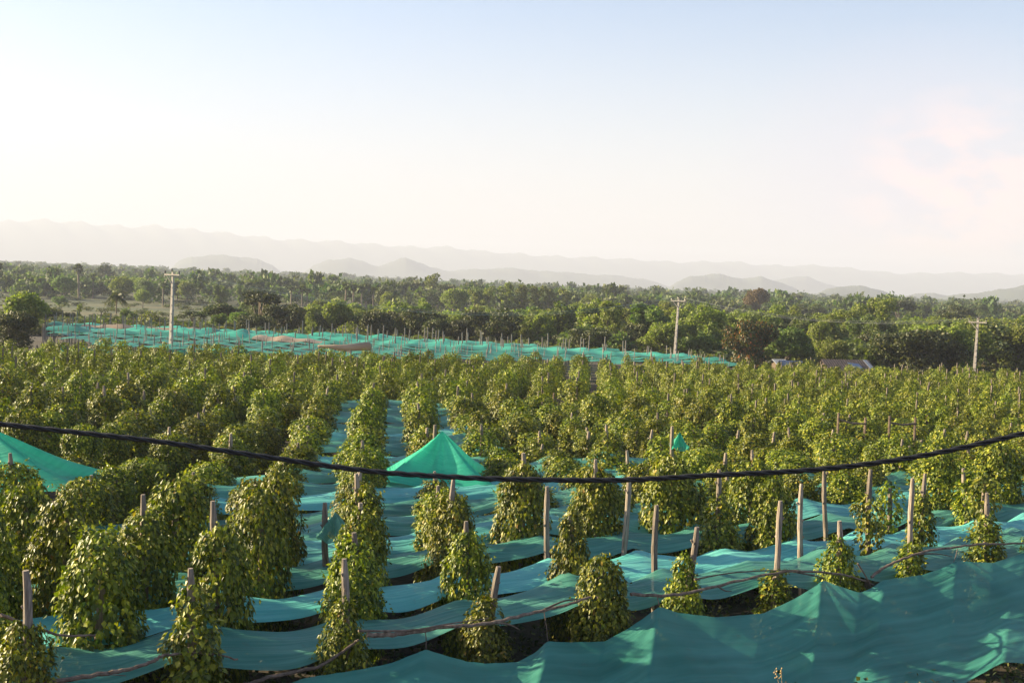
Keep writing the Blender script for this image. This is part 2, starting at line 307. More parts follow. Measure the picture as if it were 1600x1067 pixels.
def vine_geo(seed, nl, size, shape='full', tpl=LEAF5, tf=LF5):
    """unit vine: height 1 x 2.8 m, radius about .65; shape sets the profile"""
    rng = np.random.RandomState(seed); H = 2.8
    if shape == 'full':   hs = [0, .12, .3, .5, .68, .82, .93, 1]; rs = [.42, .60, .73, .76, .70, .56, .38, .14]
    elif shape == 'dome': hs = [0, .15, .35, .55, .72, .86, .95, 1]; rs = [.20, .36, .55, .70, .76, .70, .50, .22]
    elif shape == 'cone': hs = [0, .12, .3, .5, .68, .82, .93, 1]; rs = [.35, .60, .72, .66, .54, .38, .24, .08]
    elif shape == 'slim': hs = [0, .15, .4, .6, .8, .93, 1]; rs = [.18, .30, .42, .38, .28, .18, .06]
    else:                 hs = [0, .3, .55, .75, .9, 1]; rs = [.10, .15, .26, .38, .34, .10]
    nz = fbm(rng)
    parts = []
    # leafy clumps bulging from the column
    nc = 85 if nl > 2500 else (70 if nl > 900 else 34); hc = rng.uniform(.04, 1, nc*3); rc = np.interp(hc, hs, rs); kp = rng.uniform(0, .72, nc*3) < rc+.05; hc = hc[kp][:nc]; rc = rc[kp][:nc]; nc = len(hc)
    tc_ = rng.uniform(0, 6.283, nc); cen = np.column_stack([np.cos(tc_)*rc*.86, np.sin(tc_)*rc*.86, hc*H*.97]); br = rng.uniform(.11, .24, nc)*min(1, max(rs)/.6)
    ncl = int(nl*.62); ic = rng.choice(nc, ncl, p=br**2/np.sum(br**2)); oc = np.column_stack([np.cos(tc_), np.sin(tc_), np.full(nc, .35)])[ic]
    d_ = unit(rng.normal(0, 1, (ncl, 3))+oc*.9); P = cen[ic]+d_*(br[ic]*rng.uniform(.75, 1.08, ncl))[:, None]*[1, 1, 1.25]; P[:, 2] = np.maximum(P[:, 2], .03)
    parts.append(leaves(P, unit(d_*.7+[0, 0, -.75]+rng.normal(0, .35, (ncl, 3))), unit(d_*.75+oc*.45+[0, 0, .35]+rng.normal(0, .2 if nl > 900 else .16, (ncl, 3))), size*rng.uniform(.7, 1.25, ncl), tpl, tf))
    for layer, (frac, inn, sc) in enumerate([(.30, .88, 1.0), (.24, .68, 1.3)]):
        n = int(nl*frac); h = rng.uniform(0, 1, n*3); r = np.interp(h, hs, rs); keep = rng.uniform(0, .72, n*3) < r+.06
        h = h[keep][:n]; n = len(h); r = np.interp(h, hs, rs); th = rng.uniform(0, 2*math.pi, n)
        q = np.column_stack([np.cos(th)*.7, np.sin(th)*.7, h*H])
        lump = 1 + .27*nz(q, 2.1) + .17*nz(q+5, 5.2)
        rr = r*lump*inn*(1+rng.normal(0, .05, n)) ; zz = h*H + .06*nz(q+9, 3)
        P = np.column_stack([np.cos(th)*rr, np.sin(th)*rr, zz])
        out_ = np.column_stack([np.cos(th), np.sin(th), np.zeros(n)])
        slope = np.clip((h-.55)*1.9, 0, 1.2)[:, None]
        Nr = unit(out_*(1-.5*slope)+np.array([0, 0, 1])*(.35+slope*.7)+rng.normal(0, .27, (n, 3)))
        D = unit(out_*(.35+.3*slope)+np.array([0, 0, -1])*(1-.55*slope)+rng.normal(0, .38, (n, 3)))
        parts.append(leaves(P, D, Nr, size*sc*rng.uniform(.7, 1.25, n), tpl, tf))
    # loose shoots that stick out of the mass
    ns_ = 26 if nl > 2500 else (12 if nl > 1200 else 4)
    for j in range(ns_):
        h = rng.uniform(.15, 1) if shape != 'sparse' else rng.uniform(.3, 1); th = rng.uniform(0, 6.283); r = float(np.interp(h, hs, rs))
        b = np.array([math.cos(th)*r*.95, math.sin(th)*r*.95, h*H]); up = rng.uniform(.1, 1) if h > .7 else rng.uniform(-1, .1)
        d = unit(np.array([math.cos(th), math.sin(th), up])); m_ = 7 if nl > 900 else 3
        tt = np.linspace(.05, rng.uniform(.18, .42), m_)
        P = b+np.outer(tt, d)+np.outer(tt*tt, [0, 0, -.6]); P = P+rng.normal(0, .02, P.shape)
        parts.append(leaves(P, unit(d+rng.normal(0, .6, (m_, 3))+[0, 0, -.5]), unit(rng.normal(0, .4, (m_, 3))+[0, 0, 1.0]), size*rng.uniform(.6, 1, m_), tpl, tf))
    return join(parts)

NV = {}
for sh, cnt, nl in (('full', 6, 4200), ('dome', 4, 4200), ('cone', 3, 3600), ('slim', 3, 1700), ('sparse', 2, 620)):
    NV[sh] = [npmesh('foliage', *vine_geo(100+7*j+len(sh)*3+ord(sh[0]), nl, .108, sh), M_VINE) for j in range(cnt)]
MV = [npmesh('foliage', *vine_geo(300+j, 2300, .125, ['full', 'dome'][j % 2], LEAF4, LF4), M_VINE) for j in range(8)]

def post_mesh(seed, Hh=1.0, r=.075, crook=.02):
    rng = random.Random(seed); mb = MB(); n = 9
    a_, b_ = rng.uniform(0, 6), rng.uniform(0, 6)
    pts = [(crook*math.sin(a_+i*.5)+rng.uniform(-.004, .004), crook*math.sin(b_+i*.6)+rng.uniform(-.004, .004), Hh*i/n-(.1 if i == 0 else 0)) for i in range(n+1)]
    rr = [r*(1.1-.25*i/n)*rng.uniform(.93, 1.07) for i in range(n+1)]; rr[-1] *= .86
    rr[-1] *= .8; pts[-1] = (pts[-1][0]+rng.uniform(-.02, .02), pts[-1][1], pts[-1][2]-.02)
    mb.tube(pts, rr, 9, True, seed)
    for j in range(3):
        z_ = rng.uniform(.45, .9)*Hh; a_ = rng.uniform(0, 6.28); k_ = int(z_/Hh*n); c_, s_ = math.cos(a_), math.sin(a_); mb.tube([(pts[k_][0]+c_*r*.6, pts[k_][1]+s_*r*.6, z_), (pts[k_][0]+c_*r*1.35, pts[k_][1]+s_*r*1.35, z_+.05)], [.03, .018], 5)
    return mb.mesh('post', M_POST)
POSTS = [post_mesh(s, 3.0, .074, .036) for s in range(7)]

# ------------------------------------------------------------------ planting lattice
A0 = np.array([-2.9, 21.8]); CV = np.array([2.22, 1.57]); LV = 2.6*np.array([-.094, .9956])
CU = CV/np.linalg.norm(CV); PERP = np.array([CU[1], -CU[0]])      # towards the camera
def lat(i, k): return A0 + CV*(i-3) + LV*k
ORD = ['zeroth', 'first', 'second', 'third', 'fourth', 'fifth', 'sixth', 'seventh', 'eighth', 'ninth', 'tenth', 'eleventh', 'twelfth', 'thirteenth', 'fourteenth', 'fifteenth', 'sixteenth', 'seventeenth', 'eighteenth', 'nineteenth', 'twentieth']
TENS = {20: 'twenty', 30: 'thirty', 40: 'forty', 50: 'fifty', 60: 'sixty', 70: 'seventy', 80: 'eighty', 90: 'ninety'}
def ordn(n):
    if n <= 20: return ORD[n]
    t_, u_ = divmod(n, 10)
    if n >= 100: return '%dth' % n
    if u_ == 0: return TENS[t_*10][:-1]+'ieth'
    return TENS[t_*10]+'-'+ORD[u_]
def row_x(xp, k):            # point of row k that shows at picture column xp
    o_ = A0 + LV*k; best = None
    lo, hi = -12.0, 30.0
    f_ = lambda s_: proj((*(o_+CV*s_), 1.5))[0]-xp
    for _ in range(60):
        mid = (lo+hi)/2
        if (o_+CV*mid)[1] < 2 or f_(mid) < 0: lo = mid
        else: hi = mid
    return o_+CV*lo
def z_at(xp, yp, q):         # world z of picture point (xp,yp) on the vertical through q
    return at(xp, yp, q[1])[2]

rng = random.Random(11)
vines = []     # dicts: pos, top (crown height), w (width), post (post height), lean, shape, row, xp, words
bare = []
def manual(row, xp, ytop=None, wpx=None, ypost=None, shape='full', words='bushy', lean=(0, 0), ybare=None):
    q = row_x(xp, row); gz = G(*q); D = q[1]
    hp = z_at(xp, ypost, q)-gz if ypost else None
    if ytop is None:
        bare.append(dict(pos=q, h=hp, row=row, xp=xp, lean=lean, words=words)); return
    vines.append(dict(pos=q, top=z_at(xp, ytop, q)-gz, w=wpx*D/F, post=hp, lean=lean, shape=shape, row=row, xp=xp, words=words))
mn = manual
# front row
mn(0, 33, 962, 118, 888, 'full', 'leafy', (.02, 0)); mn(0, 300, 893, 100, 885, 'slim', 'tall slim yellowish'); mn(0, 538, 925, 100, 870, 'cone', 'broad-based')
mn(0, 757, 925, 98, 882, 'cone', 'short', (.10, 0)); mn(0, 940, 864, 92, None, 'full', 'dense bushy'); mn(0, 1068, 858, 76, 820, 'cone', 'small loose', (.07, 0))
mn(0, 1213, 885, 66, 780, 'slim', 'low scrappy'); mn(0, 1310, 832, 84, 812, 'cone', 'pale pointed'); mn(0, 1423, 842, 62, 745, 'slim', 'thin low'); mn(0, 1540, 800, 66, 768, 'slim', 'ragged'); mn(0, 1640, 790, 80, 770, 'full', 'rounded')
# second row
mn(1, -40, 850, 120, None, 'full', 'rounded'); mn(1, 155, 824, 140, None, 'full', 'big rounded'); mn(1, 343, 810, 108, 780, 'full', 'dense upright', (-.05, 0)); mn(1, 552, 842, 100, 830, 'full', 'dark leafy')
mn(1, 729, 822, 84, 812, 'full', 'compact'); mn(1, 891, 786, 78, None, 'cone', 'dark pointed'); mn(1, 1025, None, None, 788, words='thin dark'); mn(1, 1257, None, None, 754, words='crooked brown', lean=(-.04, 0))
mn(1, 1358, 768, 58, 732, 'sparse', 'young open'); mn(1, 1442, 765, 50, 738, 'slim', 'slim'); mn(1, 1535, 735, 56, None, 'sparse', 'thin straggly')
# third row
mn(2, -20, 790, 110, None, 'full', 'rounded'); mn(2, 100, 765, 125, None, 'full', 'bushy dark'); mn(2, 225, 792, 110, 770, 'full', 'shaded'); mn(2, 405, 722, 100, None, 'full', 'tall dense'); mn(2, 562, 790, 92, 784, 'full', 'leafy')
mn(2, 705, 770, 86, 746, 'full', 'dense'); mn(2, 855, None, None, 758, words='thick brown'); mn(2, 978, None, None, 743, words='tall pale'); mn(2, 1125, 768, 90, 732, 'cone', 'leaning leafy', (-.03, 0))
mn(2, 1207, 742, 80, None, 'full', 'round'); mn(2, 1296, None, None, 733, words='pale slanting', lean=(-.05, 0)); mn(2, 1390, 748, 50, None, 'sparse', 'wispy'); mn(2, 1520, 730, 60, 730, 'slim', 'narrow', (-.1, 0))
# fourth row
mn(3, 40, 735, 110, None, 'full', 'bushy'); mn(3, 275, 724, 112, None, 'full', 'wide dark'); mn(3, 430, 720, 95, None, 'full', 'tall'); mn(3, 566, 755, 86, 738, 'full', 'leafy', (-.06, 0)); mn(3, 690, 768, 80, None, 'full', 'compact')
mn(3, 815, 715, 90, 706, 'full', 'tall full'); mn(3, 930, 725, 90, 716, 'full', 'full'); mn(3, 1050, 700, 100, None, 'full', 'broad'); mn(3, 1175, 712, 88, None, 'full', 'round'); mn(3, 1470, 705, 84, 700, 'full', 'round'); mn(3, 1560, 690, 84, None, 'full', 'dense')
for v in vines:
    v['top'] = min(max(v['top'], 1.6), 3.6)

def dlimit(u):
    return np.interp(u, [-.6, -.42, -.3, -.2, -.08, 0, .06, .15, .25, .45, .6], [96, 99, 111, 115, 116, 124, 130, 133, 137, 145, 147])
TENTS = [(at(691, 673, 43)[0], 43), (at(-30, 662, 38)[0]+.8, 38)]
auto = []
def lat2(i, k):
    a = R(9); c_, s_ = math.cos(a), math.sin(a); v_ = CV*(i-3)+LV*k; return A0+np.array([v_[0]*c_+v_[1]*s_, -v_[0]*s_+v_[1]*c_])+np.array([.9, .4])
for k in range(4, 74):
    for i in range(-40, 90):
        q = (lat if k < 100 else lat2)(i, k)
        if q[1] > 76 or k > 40: q = lat2(i, k)
        if (q[1] <= 77.5) != (lat(i, k)[1] <= 76): continue
        q = q+np.array([rng.uniform(-.36, .36), rng.uniform(-.45, .45)])*(.4 if i in (2, 3, 4) and q[1] < 76 else 1)
        if q[1] < 14: continue
        u = q[0]/q[1]
        if abs(u) > .47 or q[1] > dlimit(u): continue
        if rng.random() < .03: continue
        big = rng.random(); wd = rng.uniform(1.4, 1.8) if i in (2, 3, 4) else ((rng.uniform(1.45, 1.85) if i < 3 else rng.uniform(1.5, 1.95)) if k < 9 else rng.uniform(1.4, 1.95))
        if q[1] > 85: wd *= .9
        tp = rng.uniform(2.0, 2.8) if k < 12 else rng.uniform(2.1, 3.2); ps = tp+rng.uniform(.0, .3) if rng.random() < .3 else None
        shp = rng.choice(['full', 'dome'])
        if any(abs(q[0]-tx_) < 1.9 and -2.6 < q[1]-ty_ < 1.7 for tx_, ty_ in TENTS): continue
        if big > .95 and q[1] > 30: wd *= .6; tp *= .8; shp = 'slim'; ps = tp+rng.uniform(.1, .6)
        xp = proj((*q, 2.5))[0]
        # open channel of nets running away up the picture
        auto.append(dict(pos=q, top=tp, w=wd, post=ps, lean=(rng.uniform(-.05, .05), rng.uniform(-.04, .04)), shape=shp, row=k, xp=xp, words=None))
inview = lambda v: -60 < v['xp'] < 1660
auto.sort(key=lambda v: v['pos'][1])
near = list(vines); far = []
for v in auto:
    if len(near) < 298 and inview(v): near.append(v)
    else: far.append(v)

WORDS = ['round bushy', 'dense green', 'broad leafy', 'tall leafy', 'sunlit bushy', 'compact', 'full']
rows = {}
for v in near: rows.setdefault(v['row'], []).append(v)
for k, lst in rows.items():
    lst.sort(key=lambda v: v['xp'])
    for j, v in enumerate(lst):
        wd = (v['words'] or rng.choice(WORDS)).replace(' vine', '')
        if k < 4:
            pt = 'with bare post tip showing' if (v['post'] and v['post'] > v['top']+.06) else 'hiding its post'
            v['label'] = '%s vine %s, %s from left in %s row' % (wd, pt, ordn(j+1), ['front', 'second', 'third', 'fourth'][k])
        else:
            v['label'] = '%s pepper vine, %s from left in %s row back from the rails' % (wd, ordn(j+1), ordn(k+1))
for n_, v in enumerate(near):
    q = v['pos']; e = empty('pepper_vine', (q[0], q[1], G(*q)), rng.uniform(0, 6.28))
    tag(e, v['label'], 'pepper vine', 'pepper vines planted in rows')
    if v['shape'] in ('full', 'dome') and v['pos'][1] > 48: me = MV[n_ % len(MV)]
    else: me = rng.choice(NV[v['shape']])
    fo = bpy.data.objects.new('foliage', me); COL.objects.link(fo); fo.parent = e
    rad = {'full': .72, 'dome': .76, 'cone': .72, 'slim': .42, 'sparse': .38}[v['shape']]
    sxy = v['w']/2/(rad*1.15); fo.scale = (sxy, sxy, v['top']/2.85)
    ph = v['post'] or v['top']-.25
    po = bpy.data.objects.new('post', POSTS[n_ % 7]); COL.objects.link(po); po.parent = e
    po.scale = (1, 1, ph/3.0); po.rotation_euler = Matrix.Rotation(-e.rotation_euler.z, 3, 'Z').to_euler()
    # lean in world directions
    rz = Matrix.Rotation(-e.rotation_euler.z, 3, 'Z')@Matrix.Rotation(v['lean'][0], 3, 'Y')@Matrix.Rotation(v['lean'][1], 3, 'X')
    po.rotation_euler = rz.to_euler()
BL = {1025: 'thin dark bare post, shortest of the bare posts, between two nets', 1257: 'crooked brown bare post right of the round vine', 855: 'thick brown bare post just left of the dark pointed vine', 978: 'tall pale bare post standing alone on the nets', 1296: 'pale slanting bare post behind the crooked brown one'}
for b in bare:
    q = b['pos']; o = bpy.data.objects.new('wooden_post', POSTS[int(b['xp']) % 7]); COL.objects.link(o); o.location = (q[0], q[1], G(*q))
    o.scale = (1, 1, b['h']/3.0); o.rotation_euler = (0, b['lean'][0], 0); tag(o, BL[b['xp']], 'post', 'bare posts among the near nets')

# the rest of the vines: one mass
fr = np.random.RandomState(5)
fv = [vine_geo(500+j, 900, .145, ['full', 'dome'][j % 2] if j < 6 else 'slim', LEAF4, LF4) for j in range(9)]
parts = []; pp = MB()
for v in far:
    g_ = fv[6+fr.randint(3)] if v['shape'] == 'slim' else fv[fr.randint(6)]; V, Fc = g_
    a = fr.uniform(0, 6.28); c_, s_ = math.cos(a), math.sin(a); sxy = v['w']/2/(.82 if v['shape'] != 'slim' else .48); sz = v['top']/2.85
    q = v['pos']; X = (V[:, 0]*c_-V[:, 1]*s_)*sxy+q[0]; Y = (V[:, 0]*s_+V[:, 1]*c_)*sxy+q[1]; Zz = V[:, 2]*sz+G(*q)
    parts.append((np.column_stack([X, Y, Zz]), Fc))
    if v['post'] or fr.rand() < .12:
        z0 = G(*q); h = (v['post'] or v['top'])+fr.uniform(0, .15); dx, dy = fr.uniform(-.12, .12, 2); pp.tube([(q[0], q[1], z0), (q[0]+dx, q[1]+dy, z0+h)], [.075, .06], 5)
V, Fc = join(parts)
o = link('distant_pepper_vines', npmesh('distant_pepper_vines', V, Fc, M_VINEF)); tag(o, 'distant rows of pepper vines merging into one green mass below the trees', 'pepper vines', kind='stuff')
o = pp.build('distant_vine_posts', M_POST); tag(o, 'weathered posts poking out of the distant pepper rows', 'posts', kind='stuff')

# ------------------------------------------------------------------ nets
def grid_mesh(name, P, mat_, uvs=(1, 1)):
    nv, nu, _ = P.shape; idx = np.arange(nv*nu).reshape(nv, nu)
    Fq = np.stack([idx[:-1, :-1], idx[:-1, 1:], idx[1:, 1:], idx[1:, :-1]], -1).reshape(-1, 4)
    me = npmesh(name, P.reshape(-1, 3), Fq, mat_, True); ul = me.uv_layers.new(name='uv')
    uu, vv = np.meshgrid(np.linspace(0, uvs[0], nu), np.linspace(0, uvs[1], nv)); uvp = np.column_stack([uu.ravel(), vv.ravel()])
    ul.data.foreach_set('uv', uvp[Fq.ravel()].astype(np.float32).ravel()); return me
def strip(k):
    rg = np.random.RandomState(40+k); y0 = 21.8+2.6*k
    # range of i in view
    lo = (-.50*y0 - (A0+LV*k)[0])/(CV[0]+.50*CV[1]); hi = (.46*y0-(A0+LV*k)[0])/(CV[0]-.46*CV[1])
    lo = max(lo, -(y0-12)/CV[1]); hi = min(hi, 26)
    if k >= 6: lo, hi = max(lo, -2.2 if k < 9 else -.85), min(hi, 5.2 if k < 9 else 2.4)
    nper = 14 if k < 8 else 7; nu = int((hi-lo)*nper)+2; nv = 15 if k < 8 else 8
    s = np.linspace(lo, hi, nu); v = np.linspace(0, 1, nv)
    Sg, Vg = np.meshgrid(s, v)
    ea, eb = (.07, .91) if k < 5 else (.10, .90)
    wob0 = ea + .045*np.sin(s*2.3+k)+.03*np.sin(s*5.1+2*k); wob1 = eb+.04*np.sin(s*1.9+2*k)+.03*np.sin(s*4.3+k)
    # scallops: edges pulled outward at the posts, bowed in between them
    fracs = np.abs(np.sin(math.pi*s)); wob0 = wob0+.05*fracs; wob1 = wob1-.07*fracs
    t_ = wob0[None]+(wob1-wob0)[None]*Vg
    base = A0[None, None]+Sg[..., None]*CV+LV*(k+t_[..., None])
    h = 1.62 + .10*rg.randn() *.5
    knots = np.arange(math.floor(lo), math.ceil(hi)+2); hk = rg.normal(0, .10, len(knots)); lift = np.interp(s, knots, hk)
    sag = -.20*np.abs(np.sin(math.pi*s))[None]*(.45+.8*np.abs(2*Vg-1)**2) + .10*(Vg-.5)
    tilt = np.interp(s, knots, rg.normal(0, .12, len(knots)))[None]*(Vg-.5)
    wr = .022*np.sin(Vg*22+3*np.sin(Sg*2.1)+k)+.012*np.sin(Vg*41+5*np.sin(Sg*1.3+k))+.02*np.sin(Sg*9+Vg*5*np.sin(k))
    edge = -.05*(np.abs(2*Vg-1)**8)
    z = ground(base[..., 0], base[..., 1])+h+lift[None]+sag+tilt+wr+edge
    P = np.concatenate([base, z[..., None]], -1)
    pale = k in (1, 3, 6, 10, 13)
    o = link('shade_net', grid_mesh('shade_net', P, M_NETL if pale else M_NET, ((hi-lo)*2.7, 2)))
    tag(o, '%s teal shade net strip, %s strip back from the branch rails' % ('pale' if pale else 'deep', ordn(k+1)), 'shade net', 'shade nets strung between the vine rows')
for k in range(0, 21): strip(k)

# big foreground side net
TOP = [(380, 1090), (480, 1058), (560, 1046), (610, 1036), (640, 1024), (666, 1014), (690, 1022), (730, 1033), (760, 1036), (808, 1034), (835, 1020), (856, 1001), (880, 1003), (944, 1002), (984, 980), (1010, 962), (1030, 947), (1060, 957), (1120, 964), (1192, 958), (1240, 936), (1270, 918), (1286, 906), (1312, 916), (1344, 926), (1362, 918), (1380, 906), (1440, 898), (1470, 888), (1496, 876), (1525, 878), (1552, 879), (1600, 864), (1700, 840), (1850, 820)]
off_top = A0 + PERP*.75
def on_line(xp, yp, o_):     # picture point onto the vertical plane through o_ along CV
    d = ray(xp, yp); n_ = np.array([PERP[0], PERP[1]]); t_ = (o_@n_)/(d[0]*n_[0]+d[1]*n_[1]); return CP+d*t_
xs_t = np.linspace(380, 1850, 420); ys_t = np.interp(xs_t, [a for a, b in TOP], [b for a, b in TOP])
kk = np.exp(-np.linspace(-2, 2, 5)**2); kk /= kk.sum(); ys_t = np.convolve(np.pad(ys_t, 2, mode='edge'), kk, 'valid')
top = np.array([on_line(a, b, off_top) for a, b in zip(xs_t, ys_t)])
BOT = [(300, 1300), (900, 1230), (1200, 1160), (1380, 1118), (1508, 1067), (1545, 1046), (1568, 1034), (1600, 1036), (1680, 1020), (1850, 985)]
off_bot = A0 + PERP*4.2
xb = np.linspace(300, 1850, 420); yb = np.interp(xb, [a for a, b in BOT], [b for a, b in BOT])
bot = np.array([on_line(a, b, off_bot) for a, b in zip(xb, yb)])
bot[:, 2] = np.maximum(bot[:, 2], ground(bot[:, 0], bot[:, 1])+.12)
nv = 40; vv = np.linspace(0, 1, nv)[:, None, None]
P = top[None]*(1-vv)+bot[None]*vv
tipx = [666, 856, 1030, 1286, 1496]
fold = np.zeros((nv, 420)); v1 = np.linspace(0, 1, nv)
for tx in tipx:
    c_ = tx + v1*150
    dx = xs_t[None]-c_[:, None]; fold += (.07*np.exp(-(dx/26)**2)*(1-v1[:, None])**.6*np.minimum(1, v1[:, None]*6)) + .04*np.exp(-((dx-60)/40)**2)*np.sin(v1[:, None]*3)
for j in range(26):
    rg = np.random.RandomState(j); c_ = rg.uniform(400, 1800)+v1*rg.uniform(40, 330); fold += rg.uniform(-.018, .02)*np.exp(-((xs_t[None]-c_[:, None])/rg.uniform(8, 34))**2)*np.sin(np.clip(v1*1.2, 0, 1)[:, None]*math.pi)
sagm = -.30*np.sin(v1*math.pi)[:, None]*(.8+.3*np.sin(xs_t/47.0)[None])
P[..., 2] += fold+sagm
P[..., 2] += .003*np.sin(xs_t[None]*.23+v1[:, None]*30) 
P[..., 2] = np.maximum(P[..., 2], ground(P[..., 0], P[..., 1])+.06)
o = link('side_net', grid_mesh('side_net', P, M_SIDE, (30, 2.2))); tag(o, 'large teal shade net draped across the foreground, hung from the branch rails by its peaks', 'shade net')

# tent-like nets
def tent(xp, yp, wl, wr, Y, label, depth=1.6, ap_h=None, mtl=M_TENT):
    a = at(xp, yp, Y); gz = G(a[0], a[1]); zb = gz+1.62; nu = 64; nr = 16; H_ = a[2]-zb
    if wl < .5: zb += H_-.45; H_ = .45
    V = []; 
    for r_ in range(nr+1):
        t_ = r_/nr
        for k in range(nu):
            an = 2*math.pi*k/nu; c_, s_ = math.cos(an), math.sin(an)
            sq = 1/max(abs(c_), abs(s_))            # square footprint
            cor = (sq-1)/.414
            ex = (wr if c_ > 0 else wl)*c_*sq*(.92+.08*cor); ey = depth*s_*sq
            z = H_*((1-t_)**1.35*.72+(1-t_)*.28) - .16*t_*(1-cor)*t_ + .035*math.sin(k*1.7+t_*6)*math.sin(t_*3.1)+.02*math.sin(k*.9+2)*t_ + (1-cor)*-.12*math.sin(t_*math.pi)
            V.append((a[0]+ex*t_, a[1]+ey*t_, zb+z))
    idx = np.arange((nr+1)*nu).reshape(nr+1, nu); rl = np.roll(idx, -1, 1)
    Fq = np.stack([idx[:-1], rl[:-1], rl[1:], idx[1:]], -1).reshape(-1, 4)
    me = npmesh('net_canopy', np.array(V), Fq, mtl, True); ul = me.uv_layers.new(name='uv')
    uvp = np.column_stack([np.tile(np.arange(nu)/nu*8, nr+1), np.repeat(np.arange(nr+1)/nr*2, nu)]); ul.data.foreach_set('uv', uvp[Fq.ravel()].astype(np.float32).ravel())
    o = link('net_canopy', me); tag(o, label, 'shade net'); 
    po = bpy.data.objects.new('wooden_post', POSTS[3]); COL.objects.link(po); po.location = (a[0]-.1, a[1], gz); po.scale = (1, 1, (a[2]-gz+.22)/3.0); po.rotation_euler = (0, -.04, 0)
    return a
tent(691, 673, 2.0, 1.78, 43, 'bright green peaked net canopy between the vines near the centre', 1.5)
po = COL.objects[-1]; tag(COL.objects[-1], 'grey post tip carrying the peaked green canopy near the centre', 'post', 'bare posts among the near nets')
tent(-30, 662, 2.6, 3.7, 38, 'green peaked net canopy cut by the left edge under the black cable', 1.6)
tag(COL.objects[-1], 'post under the left edge green canopy', 'post', 'bare posts among the near nets')
tent(1062, 675, .3, .3, 44, 'small bright scrap of green net between vines right of centre', .5)
tag(COL.objects[-1], 'short post holding the small scrap of green net', 'post', 'bare posts among the near nets')
tent(524, 800, .35, .4, 28, 'small drooping teal net flap on a thin stake left of centre', .45, mtl=M_NET)
tag(COL.objects[-1], 'thin stake under the small drooping net flap', 'post', 'bare posts among the near nets')

# ------------------------------------------------------------------ branch rails along the front edge
def smooth_pts(P, n):
    P = np.array(P, float); t_ = np.linspace(0, len(P)-1, n); out_ = []
    for q in t_:
        i = min(int(q), len(P)-2); f_ = q-i; p0 = P[max(i-1, 0)]; p1 = P[i]; p2 = P[i+1]; p3 = P[min(i+2, len(P)-1)]
        out_.append(.5*((2*p1)+(-p0+p2)*f_+(2*p0-5*p1+4*p2-p3)*f_**2+(-p0+3*p1-3*p2+p3)*f_**3))
    return out_
rr_off = A0+PERP*.55
def rail(px, r0, r1, label, forks=(), off=None, seed=0):
    o_ = rr_off if off is None else A0+PERP*off; rg = random.Random(seed)
    P = smooth_pts([on_line(a, b, o_) for a, b in px], len(px)*6); mb = MB()
    P = [p+np.array([rg.uniform(-.012, .012), rg.uniform(-.02, .02), rg.uniform(-.012, .012)]) for p in P]
    rad = [r0+(r1-r0)*i/(len(P)-1) for i in range(len(P))]; mb.tube(P, rad, 7, True, seed)
    e = mb.build('branch_rail', M_BRANCH); tag(e, label, 'branch', 'branch rails along the front of the plot')
    for f_ in forks:
        fb = MB(); Q = smooth_pts([on_line(a, b, o_) + np.array([0, -.05*j, 0]) for j, (a, b) in enumerate(f_)], len(f_)*5)
        fb.tube(Q, [r1*1.1*(1-.7*i/(len(Q)-1)) for i in range(len(Q))], 5, True, seed+3); fb.build('fork', M_BRANCH, e)
rail([(574, 992), (620, 990), (690, 980), (760, 974), (830, 958), (880, 946), (925, 932)], .045, .022, 'long crooked branch rail left of the dense front vine', [[(770, 972), (795, 974), (812, 981)], [(560, 985), (640, 983), (700, 972), (765, 962)], [(850, 952), (880, 938), (905, 934)]], seed=1)
rail([(985, 928), (1040, 930), (1100, 921), (1160, 906), (1230, 893), (1300, 895), (1345, 905), (1365, 914)], .035, .020, 'thin branch rail running behind the net peak at middle right', [[(1120, 915), (1133, 922), (1142, 921)], [(1240, 893), (1270, 898), (1288, 902)], [(1085, 905), (1150, 893), (1250, 888)]], seed=2)
rail([(1362, 901), (1385, 885), (1430, 866), (1480, 856), (1540, 850), (1620, 848), (1700, 842)], .035, .022, 'branch rail curving up at the right edge', [[(1430, 866), (1460, 864), (1486, 868)], [(1340, 880), (1355, 905), (1368, 938)]], seed=3)
rail([(60, 1068), (150, 1054), (200, 1045), (240, 1032), (256, 1024), (310, 1018), (372, 1030)], .04, .015, 'thin forked branch under the first net at bottom left', [[(110, 1060), (160, 1052), (200, 1052)]], off=.3, seed=4)
rail([(370, 1075), (430, 1055), (500, 1040), (545, 1010), (560, 1000)], .035, .02, 'short branch rail beside the broad front vine at bottom', seed=5)
rail([(1, 960), (40, 975), (95, 992), (150, 992)], .03, .015, 'short stick lying by the big rounded vine at left', off=-.4, seed=6)
# hanging ties from rails to net peaks
for n_, (x0, y0, x1, y1) in enumerate([(664, 980, 666, 1014), (850, 955, 856, 1001), (1026, 930, 1030, 947), (1496, 857, 1490, 878)]):
    mb = MB(); a = on_line(x0, y0, rr_off); b = on_line(x1, y1, off_top); mb.tube([a, (a+b)/2+np.array([.01, 0, -.01]), b], .009, 5)
    o = mb.build('tie_string', M_BRANCH); tag(o, ['tie string', 'knotted tie string', 'short tie string', 'tie string'][n_]+' holding up the '+['first', 'second', 'third', 'fifth'][n_]+' peak of the foreground net from left', 'string', 'ties of the foreground net')

